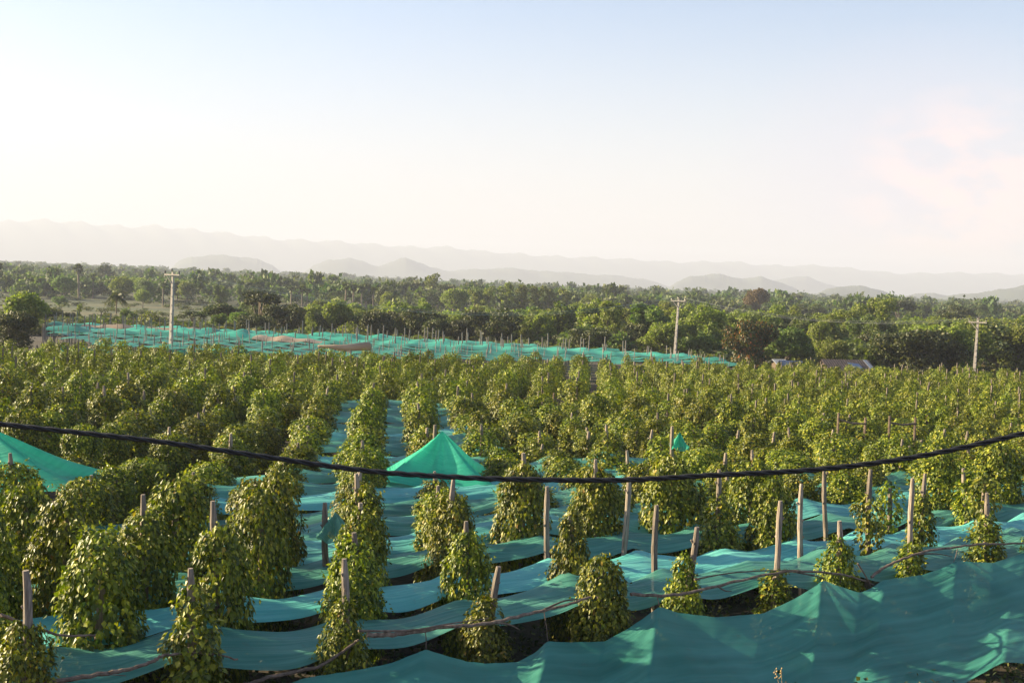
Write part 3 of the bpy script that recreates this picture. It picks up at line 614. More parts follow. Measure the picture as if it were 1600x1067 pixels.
# ------------------------------------------------------------------ black bundled cable across the picture
CB = [(-400, 610), (-200, 636), (0, 662), (125, 676), (250, 690), (425, 715), (515, 728), (600, 738), (690, 744), (780, 748), (960, 750), (1100, 743), (1280, 733), (1440, 712), (1600, 677), (1800, 628), (2000, 572)]
Pc = smooth_pts([at(a, b, 7.0) for a, b in CB], 700); e = empty('overhead_cable', tuple(Pc[0])); tag(e, 'thick black twisted cable bundle sagging across the whole view', 'cable')
Pc = np.array(Pc); seg = np.concatenate([[0], np.cumsum(np.linalg.norm(np.diff(Pc, axis=0), axis=1))])
tn = unit(np.gradient(Pc, axis=0)); e1 = unit(np.cross(tn, [0, 1, 0])); e2 = np.cross(tn, e1)
for j in range(3):
    ph = seg/.32*2*math.pi+j*2.094; q = Pc+.0085*(e1*np.cos(ph)[:, None]+e2*np.sin(ph)[:, None]); mb = MB(); mb.tube(list(q-Pc[0]), .0076, 8); mb.build('strand', M_CABLE, e, True)

# ------------------------------------------------------------------ electricity poles and wires
def pole(xp, ytop, Y, h, label, lean):
    a = at(xp, ytop, Y); z0 = G(a[0]-lean*h, a[1]); bx = a[0]-lean*(a[2]-z0); hh = a[2]-z0
    PR = R(-32); e = empty('power_pole', (bx, a[1], z0), PR); tag(e, label, 'power pole', 'concrete power poles')
    mb = MB(); n = 14
    for i in range(n):   # tapered square shaft
        z1, z2 = hh*i/n, hh*(i+1)/n; w1, w2 = .185-.07*i/n, .185-.07*(i+1)/n
        V = [(lean*z1+sx_*w1, sy_*w1*.8, z1) for sx_, sy_ in ((-1, -1), (1, -1), (1, 1), (-1, 1))]+[(lean*z2+sx_*w2, sy_*w2*.8, z2) for sx_, sy_ in ((-1, -1), (1, -1), (1, 1), (-1, 1))]
        mb.add(V, [(0, 1, 5, 4), (1, 2, 6, 5), (2, 3, 7, 6), (3, 0, 4, 7)]+([(7, 6, 5, 4)][::-1] if i == n-1 else []))
    for i in range(9):   # moulded recess steps read as ladder-like bands
        z_ = .8+i*(hh-1.5)/9; mb.box((lean*z_, -.17+.006*i, z_), (.14, .05, .10))
    mb.build('shaft', M_CONC, e); tx = lean*hh
    ca = MB(); ca.box((tx+.02, -.16, hh-.28), (2.1, .12, .13)); ca.build('crossarm', M_CONC, e)
    br = MB(); br.tube([(tx-.02, -.15, hh-1.15), (tx-.75, -.16, hh-.34)], .04, 6); br.build('brace', M_CONC, e)
    tips = []
    for dx in (-.95, .0, 1.0):
        ins = MB(); zt = hh-.22 if dx else hh
        ins.tube([(tx+dx, -.16, zt), (tx+dx, -.16, zt+.06), (tx+dx, -.16, zt+.10), (tx+dx, -.16, zt+.2), (tx+dx, -.16, zt+.23), (tx+dx, -.16, zt+.33)], [.03, .03, .09, .07, .10, .04], 8); ins.build('insulator', M_CERAM, e)
        tips.append(np.array([bx+(tx+dx)*math.cos(PR)+.16*math.sin(PR), a[1]+(tx+dx)*math.sin(PR)-.16*math.cos(PR), z0+zt+.33]))
    return tips
T1 = pole(271, 425, 127, 9, 'left concrete power pole, nearest and tallest, before the far nets', .012)
T2 = pole(1061, 467, 168, 9, 'middle concrete power pole leaning slightly right', .035)
T3 = pole(1528, 500, 153, 9, 'right concrete power pole, smallest, before the trees', .02)
T0 = [t_+np.array([-75, -30, 1.5]) for t_ in T1]; T4 = [t_+np.array([60, 25, -1]) for t_ in T3]
for nm, (Aa, Bb) in {'between the left and middle poles': (T1, T2), 'between the middle and right poles': (T2, T3), 'right of the right pole': (T3, T4)}.items():
    for j, (a, b) in enumerate(zip(Aa, Bb)):
        s_ = 3.2 if Aa is T1 else 1.6
        pts = [a+(b-a)*t_-np.array([0, 0, s_*4*t_*(1-t_)]) for t_ in np.linspace(0, 1, 24)]; mb = MB(); mb.tube(pts, .007, 4)
        o = mb.build('power_wire', M_WIRE); tag(o, '%s thin power wire %s' % (['left-hand', 'central', 'right-hand'][j], nm), 'wire', 'power wires on the concrete poles')

# ------------------------------------------------------------------ far netted plot
fr = np.random.RandomState(9)
def uY(u): return np.interp(u, [-.42, -.36, -.2, 0, .12, .2], [196, 196, 192, 186, 178, 160])
posts = []
rowsY = np.arange(118, 173, 6.0)
strips = []
for n_, Y0 in enumerate(rowsY):
    # each strip a sheet from left end to right end
    ul = -.365 if n_ > 2 else (-.33, -.34, -.355)[n_]
    ur = np.interp(Y0, [118, 136, 146, 154, 162, 170, 180], [-.08, .18, .175, .15, .12, .05, -.1])
    nu = 150; nvv = 7; u = np.linspace(ul, ur, nu); X = u*Y0
    keepw = (4.0, 3.6, 4.4)[n_ % 3]
    v = np.linspace(0, keepw, nvv); Xg, Vg = np.meshgrid(X, v); Yg = Y0+Vg
    zz = ground(Xg, Yg)+2.15
    bump = np.zeros_like(Xg)
    for j in range(26):
        c_ = fr.uniform(X[0], X[-1]); w_ = fr.uniform(2, 5.5); hh_ = fr.uniform(.1, (.75 if c_ < -14 else .4) if n_ > 4 else .2); bump = np.maximum(bump, hh_*np.maximum(0, 1-np.abs(Xg-c_)/w_)*(np.sin(Vg/keepw*math.pi)**.7))
    zz += bump*(1.0 if n_ > 4 else .3)-.18*np.abs(np.sin(Xg*1.05))+.06*np.sin(Vg*2+Xg)
    zz[0] -= .0; P = np.stack([Xg, Yg, zz], -1)
    tan_ = n_ in (5, 8)
    if tan_:     # old tan netting on part of the strip
        c0, c1 = (.30, .40) if n_ == 5 else (.06, .26)
        a0, a1 = int(nu*c0), int(nu*c1)
        for (b0, b1, mm) in ((0, a0+1, M_FARNET), (a0, a1+1, M_TAN), (a1, nu, M_FARNET)):
            o = link('shade_net', grid_mesh('shade_net', P[:, b0:b1], mm, (12, 2)))
            strips.append((o, n_, 'tan' if mm is M_TAN else ('left' if b0 == 0 else 'right')))
    else:
        o = link('shade_net', grid_mesh('shade_net', P, M_FARNETL if n_ > 4 else M_FARNET, (30, 2))); strips.append((o, n_, ''))
    for x_ in np.arange(X[0], X[-1], 2.6):
        for dd in (0.1, 3.1):
            if fr.rand() < .8: posts.append((x_+fr.uniform(-.5, .5), Y0-.15+dd+fr.uniform(-.4, .4)))
for o, n_, s_ in strips:
    if s_ == 'tan': lb = 'old tan net panel among teal nets in the far plot, %s' % ('near the left power pole' if n_ == 5 else 'at its far left end')
    elif s_: lb = 'bright teal net on the %s part of the %s band of the far plot' % (s_, ordn(n_+1))
    else: lb = 'bright teal net, %s band from the front of the far plot' % ordn(n_+1)
    tag(o, lb, 'shade net', 'bright nets over the far plot')
# front hanging side curtain of the far plot
for (xa, xb_, Yc, mm, lb) in ((255, 420, 117, M_FARNET, 'teal net curtain hanging at the front of the far plot by the left pole'), (95, 215, 112, M_FARNET, 'pale drooping teal net curtain at the front left of the far plot')):
    nu = 60; P = np.zeros((8, nu, 3))
    for j, xp in enumerate(np.linspace(xa, xb_, nu)):
        X = xdepth(xp, Yc); z0 = G(X, Yc)
        for k in range(8): P[k, j] = (X, Yc-.05*k+.1*math.sin(j*.7), z0+2.2-.25*abs(math.sin(j*.21))-k*.27)
    o = link('net_curtain', grid_mesh('net_curtain', P, mm, (10, 1))); tag(o, lb, 'shade net')
# rolled brown net
mb = MB(); a = at(497, 541, 116); b = at(578, 541, 118); mb.tube([a, (a+b)/2+np.array([0, 0, -.15]), b], [.12, .3, .42], 10, True, 2); o = mb.build('net_roll', M_TAN, None, True); tag(o, 'rolled tan netting lying at the front of the far plot', 'net roll')
posts.sort(key=lambda p_: p_[1]); pm = [post_mesh(60+s_, 3.2, .058, .03) for s_ in range(5)]
for me_ in pm: me_.materials[0] = M_POSTF
rest = MB()
fr.shuffle(posts) if False else None
vis = [p_ for p_ in posts]
FP = []
for n_, (x_, y_) in enumerate(vis):
    if n_ < 285:
        o = bpy.data.objects.new('wooden_post', pm[n_ % 5]); COL.objects.link(o); o.location = (x_, y_, G(x_, y_)); o.scale = (.8, .8, fr.uniform(.76, 1.04)); o.rotation_euler = (fr.uniform(-.05, .05), fr.uniform(-.06, .06), 0)
        FP.append((o, x_, y_))
    else:
        z0 = G(x_, y_); rest.tube([(x_, y_, z0), (x_+fr.uniform(-.15, .15), y_, z0+fr.uniform(2.9, 4.1))], [.09, .07], 5)
fb_ = {}
for o, x_, y_ in FP: fb_.setdefault(int((y_-117.5)//3), []).append((proj((x_, y_, 0))[0], o))
for bk, lst in fb_.items():
    lst.sort(key=lambda t_: t_[0])
    for j, (_, o) in enumerate(lst): tag(o, 'thin grey post in the far netted plot, %s from left in its %s line' % (ordn(j+1), ordn(bk+1)), 'post', 'posts of the far netted plot')
o = rest.build('distant_net_posts', M_POSTF); tag(o, 'many grey posts at the back of the far netted plot', 'posts', kind='stuff')

# dark rails in the field
for n_, (xa, ya, xb_, yb_, Y) in enumerate([(640, 612, 690, 612, 84), (930, 628, 1000, 632, 76), (865, 622, 925, 640, 74), (1310, 655, 1352, 662, 60), (1390, 660, 1430, 662, 58)]):
    mb = MB(); a = at(xa, ya, Y); b = at(xb_, yb_, Y+1); mb.tube([a, (a+b)/2+np.array([0, 0, -.08]), b], .05, 6, True, n_); q1 = a.copy(); q1[2] = G(a[0], a[1]); mb.tube([q1, a+np.array([0, 0, .3])], .06, 6); q2 = b.copy(); q2[2] = G(b[0], b[1]); mb.tube([q2, b+np.array([0, 0, .3])], .06, 6)
    o = mb.build('field_rail', M_BRANCH); tag(o, 'dark pole rail on two posts in the vine field, %s from the left' % ordn([1, 3, 2, 4, 5][n_]), 'rail', 'pole rails in the field')

# ------------------------------------------------------------------ trees
def cards(lobes, n, size, seed, drop=.0, updown=.0):
    rg = np.random.RandomState(seed); L_ = np.array(lobes, float); wgt = (L_[:, 3]*L_[:, 5]); wgt /= wgt.sum()
    ix = rg.choice(len(L_), n, p=wgt); d = unit(rg.normal(0, 1, (n, 3))); r_ = rg.uniform(.55, 1, n)**.5
    r_ *= 1+rg.normal(0, .07, n)
    P = L_[ix, :3]+d*L_[ix, 3:6]*r_[:, None]
    Nr = unit(d+rg.normal(0, .55, (n, 3))+[0, 0, .25]); D = unit(rg.normal(0, 1, (n, 3))+[0, 0, -drop])
    return leaves(P, D, Nr, size*rg.uniform(.6, 1.4, n), LEAF4, LF4)
def lobes_for(kind, rg):
    Lb = []
    if kind == 'round':
        for j in range(16):
            a = rg.uniform(0, 6.28); el = rg.uniform(-.3, 1.2); r_ = .27; Lb.append((math.cos(a)*math.cos(el)*r_, math.sin(a)*math.cos(el)*r_, .55+math.sin(el)*.28, *(rg.uniform(.11, .17)*np.array([1, 1, .85]))))
        Lb.append((0, 0, .58, .3, .3, .27))
    elif kind == 'dark':
        for j in range(18):
            a = rg.uniform(0, 6.28); r_ = rg.uniform(.15, .5); Lb.append((math.cos(a)*r_, math.sin(a)*r_, .45+.35*(1-r_*1.2)+rg.uniform(-.12, .12), *(rg.uniform(.10, .2)*np.array([1.15, 1.15, .75]))))
        Lb += [(0, 0, .5, .38, .38, .3), (0, 0, .22, .4, .4, .22)]
    elif kind == 'feather':
        for j in range(15):
            a = rg.uniform(0, 6.28); h = rg.uniform(.28, .92); r_ = rg.uniform(.05, .26)*(1.15-abs(h-.5)); Lb.append((math.cos(a)*r_, math.sin(a)*r_, h, *(rg.uniform(.07, .12)*np.array([1, 1, 1.15]))))
        Lb.append((0, 0, .55, .14, .14, .34))
    elif kind == 'tall':
        for j in range(11):
            a = rg.uniform(0, 6.28); h = .32+.62*j/10; r_ = rg.uniform(.04, .15); Lb.append((math.cos(a)*r_, math.sin(a)*r_, h, *(rg.uniform(.055, .085)*np.array([1, 1, 1.1]))))
    elif kind == 'umbrella':
        for j in range(14):
            a = rg.uniform(0, 6.28); r_ = rg.uniform(.05, .42); Lb.append((math.cos(a)*r_, math.sin(a)*r_, .82-.35*r_+rg.uniform(-.05, .05), rg.uniform(.1, .16), rg.uniform(.1, .16), rg.uniform(.05, .09)))
    elif kind == 'bush':
        for j in range(12):
            a = rg.uniform(0, 6.28); r_ = rg.uniform(.1, .55); Lb.append((math.cos(a)*r_, math.sin(a)*r_, .42*(1-r_*.6)+rg.uniform(-.08, .2), *(rg.uniform(.16, .28)*np.array([1, 1, 1]))))
    return Lb
def trunk_mesh(kind, seed, lobes):
    rg = random.Random(seed); mb = MB(); hh = {'round': .5, 'dark': .4, 'feather': .8, 'tall': .92, 'umbrella': .6, 'bush': .3}[kind]; r0 = .028 if kind != 'tall' else .018
    pts = [(rg.uniform(-.012, .012)*i, rg.uniform(-.012, .012)*i, hh*i/6-(.02 if i == 0 else 0)) for i in range(7)]; mb.tube(pts, [r0*(1.2-.9*i/6) for i in range(7)], 7)
    for lb in lobes[:9]:
        t_ = rg.uniform(.35, .9); b = np.array(pts[int(t_*6)]); c_ = np.array(lb[:3]); mid = (b+c_)/2+np.array([0, 0, -.03]); mb.tube([b, mid, c_], [r0*.5, r0*.32, r0*.1], 5)
    return mb.mesh('trunk', M_TRUNK)
PROTO = {}
def mkproto(key, kind, mtl, n, size, seeds):
    PROTO[key] = []
    for s_ in seeds:
        Lb = lobes_for(kind, np.random.RandomState(s_)); PROTO[key].append((trunk_mesh(kind, s_, Lb), npmesh('crown', *cards(Lb, n, size, s_), mtl)))
mkproto('round', 'round', M_MID, 5200, .042, [1, 2, 3]); mkproto('dark', 'dark', M_DARK, 7500, .045, [4, 5, 6]); mkproto('feather', 'feather', M_LIGHT, 4600, .036, [7, 8, 9, 10])
mkproto('tall', 'tall', M_LIGHT, 1700, .034, [11, 12]); mkproto('umbrella', 'umbrella', M_DARK, 3600, .040, [13, 14]); mkproto('bush', 'bush', M_MID, 2600, .075, [15, 16]); mkproto('lbush', 'bush', M_LIGHT, 2600, .07, [17, 18])
mkproto('mango', 'dark', M_MANGO, 8000, .045, [19]); mkproto('rdark', 'round', M_DARK, 6500, .044, [20, 21]); mkproto('rusty', 'round', M_BROWN, 4500, .04, [22]); mkproto('rlight', 'round', M_LIGHT, 4800, .042, [23, 24]); mkproto('mfeather', 'feather', M_MID, 4600, .038, [25, 26])
def palm_geo(seed, kind):
    rg = np.random.RandomState(seed); parts = []
    if kind == 'coconut':
        for j in range(20):
            a = rg.uniform(0, 6.28); el = rg.uniform(-.5, 1.25); Ln = .42; ts = np.linspace(.05, 1, 16)
            o_ = np.array([math.cos(a), math.sin(a), 0]); spine = np.outer(ts*math.cos(el), o_)*Ln+np.outer(ts*math.sin(el)-.75*ts**2.2, [0, 0, 1])*Ln; spine += [0, 0, .80]
            tg = unit(np.gradient(spine, axis=0)); sd_ = unit(np.cross(tg, [0, 0, 1.0]))
            for sg in (-1, 1):
                D = unit(sd_*sg+tg*.5+[0, 0, -.5]); Nn_ = unit(np.cross(D, tg)*sg+rg.normal(0, .1, D.shape)); ln = .13*np.sin(np.clip(ts*1.1+.12, 0, 1)*math.pi*.85)+.03
                parts.append(leaves(spine, D, Nn_, ln, LEAF4*np.array([1, .22, 1]), LF4))
        r0, r1, hh = .024, .016, .80
    else:
        for j in range(34):
            d = unit(rg.normal(0, 1, 3)+[0, 0, .25]); c_ = np.array([0, 0, .84])+d*.085; e1_ = unit(np.cross(d, [0.1, .2, 1.0])); e2_ = np.cross(d, e1_); an = np.linspace(-2, 2, 9)
            D = d[None]*np.cos(an)[:, None]*.8+e1_[None]*np.sin(an)[:, None]+e2_*.15; parts.append(leaves(np.repeat(c_[None], 9, 0), D, np.repeat((e2_+.2*d)[None], 9, 0), np.full(9, .085), LEAF4*np.array([1, .5, 1]), LF4))
        r0, r1, hh = .032, .026, .82
    mb = MB(); lx = rg.uniform(-.05, .05); pts = [(lx*(1-(i/7-1)**2)-lx*1, 0, hh*i/7-(.02 if i == 0 else 0)) for i in range(8)]; pts = [(p_[0]-pts[-1][0]*1, p_[1], p_[2]) for p_ in pts]
    mb.tube(pts, [r0*(1.25 if i == 0 else 1)-(r0-r1)*i/7 for i in range(8)], 7); return mb.mesh('trunk', M_TRUNK), npmesh('crown', *join(parts), M_PALM)
PROTO['coconut'] = [palm_geo(s_, 'coconut') for s_ in (1, 2, 3)]; PROTO['palmyra'] = [palm_geo(s_, 'palmyra') for s_ in (4, 5, 6)]
NAME = {'coconut': 'coconut_palm', 'palmyra': 'sugar_palm', 'bush': 'shrub', 'lbush': 'shrub', 'mango': 'mango_tree', 'tall': 'slender_tree'}
CATN = {'coconut': 'palm', 'palmyra': 'palm', 'bush': 'shrub', 'lbush': 'shrub'}
trng = random.Random(77); TREES = []
def tree(kind, xp, Y, h=None, ytop=None, wide=1.0, label=None, idx=None, sink=.0):
    X = xdepth(xp, Y)
    # correct for roll
    for _ in range(3):
        X += (xp-proj((X, Y, G(X, Y)+4))[0])*Y/F
    gz = G(X, Y)
    if h is None: h = at(xp, ytop, Y)[2]-gz
    h = max(h, .8)
    top_n = {'round': 1.0, 'rdark': 1.0, 'rlight': 1, 'rusty': 1, 'mango': .95, 'dark': .95, 'feather': 1.0, 'mfeather': 1, 'tall': 1.02, 'umbrella': .9, 'bush': .85, 'lbush': .85, 'coconut': 1.05, 'palmyra': .98}[kind]
    s_ = h/top_n; tm, cm = trng.choice(PROTO[kind]) if idx is None else PROTO[kind][idx]
    e = empty(NAME.get(kind, 'tree'), (X, Y, gz-.05), trng.uniform(0, 6.28)); e.scale = (s_*wide, s_*wide, s_)
    for nm, me in (('trunk', tm), ('crown', cm)):
        c_ = bpy.data.objects.new(nm, me); COL.objects.link(c_); c_.parent = e
    TREES.append((e, kind, xp, Y, label)); return e
T = tree
# landmarks, left to right
T('rlight', 38, 165, ytop=448, wide=1.05, label='large yellow-green tree at the left edge above the dark one', idx=0); T('dark', 22, 138, ytop=482, wide=1.0, label='dark dense tree at the left edge beside the far nets', idx=0)
T('lbush', 76, 125, ytop=525, wide=.5, label='small yellowish shrub where the far nets begin'); T('coconut', 182, 270, ytop=450, label='lone coconut palm in the dry field above the far nets', wide=1.05)
T('dark', 75, 215, ytop=478, label='dark low tree just behind the left end of the far nets'); T('dark', 105, 225, ytop=486, label='dark low tree, second behind the left end of the far nets')
T('bush', 95, 420, ytop=460, label='small dark bush alone in the dry field', wide=1); T('tall', 124, 245, ytop=474, label='slim pale green bush-like tree left of the lone coconut palm')
T('bush', 200, 250, ytop=477, wide=.8, label='dark shrub just right of the lone coconut palm'); T('lbush', 236, 215, ytop=484, label='pale shrub behind the nets left of the power pole')
T('palmyra', 122, 520, ytop=412, label='tall sugar palm standing alone near the far left skyline'); T('round', 182, 560, ytop=434, label='round light tree left of twin round trees'); T('rlight', 215, 540, ytop=431, wide=1.2, label='broad round tree in the field left of the pole'); T('rlight', 223, 430, ytop=449, label='small round light tree right of the lone palm')
T('rlight', 292, 500, ytop=436, label='rounded pale tree just right of the left pole'); T('palmyra', 145, 540, ytop=426, label='sugar palm right of the tall far left one', idx=0); T('palmyra', 250, 600, ytop=433, label='sugar palm behind the left pole')
for a, b in ((455, 446), (472, 444), (480, 450), (540, 440), (552, 442), (565, 446), (583, 447)): T('palmyra', a, 470, ytop=b, label=None)
T('umbrella', 405, 222, ytop=455, wide=1.35, label='dark spreading tree behind the far nets, left centre', idx=0); T('dark', 445, 215, ytop=471, wide=1.1, label='large dark dense tree behind the far nets, left centre', idx=1); T('umbrella', 350, 225, ytop=474, wide=1.5, label='low flat-topped dark tree right of the left pole', idx=1)
T('umbrella', 300, 232, ytop=486, wide=1.6, label='low dark scrubby tree beside the left pole'); T('rlight', 607, 420, ytop=452, label='bright rounded tree standing alone left of centre', wide=.9); T('tall', 674, 560, ytop=427, wide=1.5, label='tallest pale slender tree against the hills', idx=0); T('rdark', 698, 540, ytop=440, label='dark upright tree beside the tallest slender one')
T('rdark', 682, 205, ytop=493, wide=1.1, label='round dark glossy tree at the nets, centre left'); T('rdark', 720, 204, ytop=495, wide=1.15, label='round dark glossy tree at the nets, centre right'); T('rlight', 525, 215, ytop=462, wide=.9, label='pale green rounded tree behind the nets left of centre'); T('rlight', 500, 300, ytop=465, wide=.8, label='small pale round tree left of centre')
for xx, yt in ((742, 452), (762, 447), (790, 440), (815, 444), (838, 446), (858, 447), (885, 450)): T('tall', xx, 430, ytop=yt, wide=1.35)
T('feather', 925, 215, ytop=466, wide=1.25, label='tall yellow-green feathery tree, left of a matching pair', idx=0); T('feather', 948, 210, ytop=471, wide=1.2, label='tall yellow-green feathery tree, right of a matching pair', idx=1); T('mfeather', 1015, 205, ytop=470, wide=1.35, label='feathery tree left of the middle pole'); T('coconut', 1035, 215, ytop=484, label='coconut palm just left of the middle pole')
T('feather', 1105, 200, ytop=474, wide=1.3, label='tall yellow-green feathery tree right of the middle pole', idx=2); T('rusty', 1182, 520, ytop=446, wide=.95, label='large brownish conical tree rising above the far trees'); T('mango', 1172, 172, ytop=497, wide=.78, label='dark mango tree with orange young leaves behind the vines')
T('rdark', 1212, 205, ytop=498, wide=1.0, label='dark rounded tree right of the orange flushed mango'); T('feather', 1213, 280, ytop=470, label='bright green feathery tree behind the mango tree', idx=3); T('coconut', 1250, 240, ytop=488, label='coconut palm between the mango and the hut'); T('rdark', 1352, 185, ytop=515, wide=1.0, label='dark round tree right behind the hut'); T('dark', 1402, 168, ytop=519, wide=.95, label='large round dark tree right of the hut', idx=2)
T('feather', 1295, 210, ytop=490, wide=1.4, label='loose yellow-green tree behind the hut'); T('feather', 1368, 260, ytop=466, wide=1.3, label='tall bright feathery tree behind the dark round tree'); T('rlight', 1460, 230, ytop=488, wide=1.0, label='rounded pale tree left of the right pole'); T('rlight', 1505, 225, ytop=492, wide=1.05, label='rounded green tree just behind the right pole'); T('rlight', 1560, 220, ytop=494, wide=1.2, label='broad pale green tree right of the right pole'); T('round', 1600, 230, ytop=490, wide=1.1, label='rounded tree at the right edge')
T('umbrella', 1405, 420, ytop=470, label='dark flat-topped tree above the pale trees at right'); T('umbrella', 1490, 400, ytop=476, wide=1.2, label='wide dark flat-topped tree left of the right pole, farther back'); T('coconut', 1418, 600, ytop=462, label='coconut palm on the skyline right of the mango'); T('coconut', 1530, 520, ytop=468, label='coconut palm above the right pole'); T('coconut', 1515, 560, ytop=470, label='coconut palm left of the one above the right pole')
n_land = len(TREES)
# near belt directly behind the plots
for n_ in range(88):
    xp = 60+1600*(n_+trng.random())/88
    if xp < 330: k_ = trng.choice(['bush', 'dark', 'bush', 'rdark', 'umbrella', 'lbush']); yt = trng.uniform(492, 504)+ (xp-60)*.012; Y = trng.uniform(204, 235)
    elif xp < 860: k_ = trng.choice(['rdark', 'round', 'dark', 'umbrella', 'lbush', 'mfeather', 'round', 'feather', 'rlight']); yt = trng.uniform(478, 508); Y = trng.uniform(200, 235)
    else: k_ = trng.choice(['round', 'mfeather', 'feather', 'rdark', 'rlight', 'dark', 'bush']); yt = trng.uniform(496, 530); Y = trng.uniform(165 if xp > 1180 else 188, 215)
    T(k_, xp, Y, ytop=yt, wide=trng.uniform(1.0, 1.4))
# second belt on the right and centre
for n_ in range(66):
    xp = 500+1120*(n_+trng.random())/66; Y = trng.uniform(240, 380)
    k_ = trng.choice(['feather', 'mfeather', 'rlight', 'round', 'rdark', 'coconut', 'umbrella', 'feather']) if xp > 850 else trng.choice(['round', 'rlight', 'lbush', 'bush', 'rlight', 'mfeather'])
    b_ = hor(xp); yt = b_+(trng.uniform(22, 48) if xp > 850 else trng.uniform(40, 62)); T(k_, xp, Y, ytop=yt, wide=trng.uniform(.95, 1.3))
for n_ in range(42):
    xp = 330+530*(n_+trng.random())/42; k_ = trng.choice(['rlight', 'round', 'mfeather', 'lbush', 'bush', 'rdark', 'feather']); T(k_, xp, trng.uniform(225, 340), ytop=hor(xp)+trng.uniform(30, 58)*(1.15 if xp < 480 else 1), wide=trng.uniform(1.0, 1.4))
for n_ in range(34):
    xp = 860+760*(n_+trng.random())/34; k_ = trng.choice(['feather', 'rlight', 'feather', 'mfeather', 'round']); T(k_, xp, trng.uniform(215, 250), ytop=hor(xp)+trng.uniform(24, 46), wide=trng.uniform(1.0, 1.35))
# scattered trees in and behind the dry field, coconut groves
for n_ in range(70):
    xp = -20+1640*(n_+trng.random())/70; Y = trng.uniform(430, 640)
    k_ = trng.choice(['coconut', 'coconut', 'round', 'rdark', 'mfeather', 'palmyra', 'rlight']) if xp > 480 else trng.choice(['round', 'rlight', 'bush', 'mfeather', 'palmyra', 'bush'])
    T(k_, xp, Y, ytop=hor(xp)+trng.uniform(8, 26), wide=trng.uniform(.9, 1.2))
DESC = {'round': 'mid green rounded', 'dark': 'dark dense', 'feather': 'pale feathery', 'tall': 'slender pale', 'umbrella': 'dark flat-topped', 'bush': 'green bushy', 'lbush': 'pale bushy', 'rdark': 'dark rounded', 'rlight': 'pale rounded', 'mfeather': 'green feathery', 'coconut': 'coconut', 'palmyra': 'round-headed sugar', 'mango': 'mango', 'rusty': 'rusty'}
buckets = {}
for t_ in TREES:
    band = 0 if t_[3] < 237 else (1 if t_[3] < 400 else 2); buckets.setdefault((t_[1], band), []).append(t_)
for (kd, band), lst in buckets.items():
    lst.sort(key=lambda t_: t_[2]); c_ = 0
    for (e, k_, xp, Y, lb) in lst:
        cn = CATN.get(kd, 'tree')
        if not lb:
            c_ += 1; lb = '%s %s, %s of its kind from left in the %s' % (DESC[kd], cn, ordn(c_), ['belt behind the plots', 'second belt of trees', 'distant groves'][band])
        tag(e, lb, cn, '%ss beyond the plots' % cn)

# far wood and scrub: masses
fr = np.random.RandomState(21); parts = []
fg = []
for j in range(6):
    Lb = lobes_for(['round', 'dark', 'feather', 'round', 'umbrella', 'dark'][j], np.random.RandomState(50+j)); fg.append(cards(Lb, 170, .15, 60+j))
cnt = 0
for n_ in range(7000):
    t_ = fr.rand(); Y = 500*(4200/500)**(t_**1.0); u = fr.uniform(-.48, .48); X = u*Y
    dens = .55+.45*math.sin(X*.011+3)*math.sin(Y*.008)
    
    if fr.rand() > dens+.45: continue
    hh_ = fr.uniform(5, 11.0)*(1.45 if fr.rand() < .12 else 1); V, Fc = fg[fr.choice([0, 1, 3, 5])] if hh_ > 9 else fg[fr.randint(6)]; a = fr.uniform(0, 6.28); sc_ = min(hh_, 11)*fr.uniform(.8, 1.25)*(1+.5*(Y > 1800))
    c_, s_ = math.cos(a), math.sin(a); gz = G(X, Y)
    parts.append((np.column_stack([(V[:, 0]*c_-V[:, 1]*s_)*sc_+X, (V[:, 0]*s_+V[:, 1]*c_)*sc_+Y, V[:, 2]*hh_+gz]), Fc))
V, Fc = join(parts); o = link('far_woodland', npmesh('far_woodland', V, Fc, M_FARF)); tag(o, 'hazy far woodland spreading over the plain below the hills', 'woodland', kind='stuff')
parts = []
bg_ = [cards(lobes_for('bush', np.random.RandomState(80+j)), 170, .16, 90+j) for j in range(4)]
for n_ in range(2300):
    Y = fr.uniform(200, 620) if fr.rand() > .45 else fr.uniform(181, 250); u = fr.uniform(-.46, .46); X = u*Y
    if u > .2 and Y < 215 and fr.rand() < .2: Y = fr.uniform(150, 200); X = u*Y
    if u < -.1 and 250 < Y < 620:
        if fr.rand() < .35: continue
    if Y < 200 and Y < dlimit(u)+22: continue
    hh_ = fr.uniform(1.0, 3.2) if not (u < -.1 and Y > 250) else fr.uniform(.8, 2.2); V, Fc = bg_[fr.randint(4)]; a = fr.uniform(0, 6.28); c_, s_ = math.cos(a), math.sin(a); sc_ = hh_*fr.uniform(1.2, 2.0); gz = G(X, Y)
    parts.append((np.column_stack([(V[:, 0]*c_-V[:, 1]*s_)*sc_+X, (V[:, 0]*s_+V[:, 1]*c_)*sc_+Y, V[:, 2]*hh_+gz-.1]), Fc))
V, Fc = join(parts); o = link('scrub', npmesh('scrub', V, Fc, M_SCRUB)); tag(o, 'low scrub and undergrowth between the trees and dry fields', 'scrub', kind='stuff')

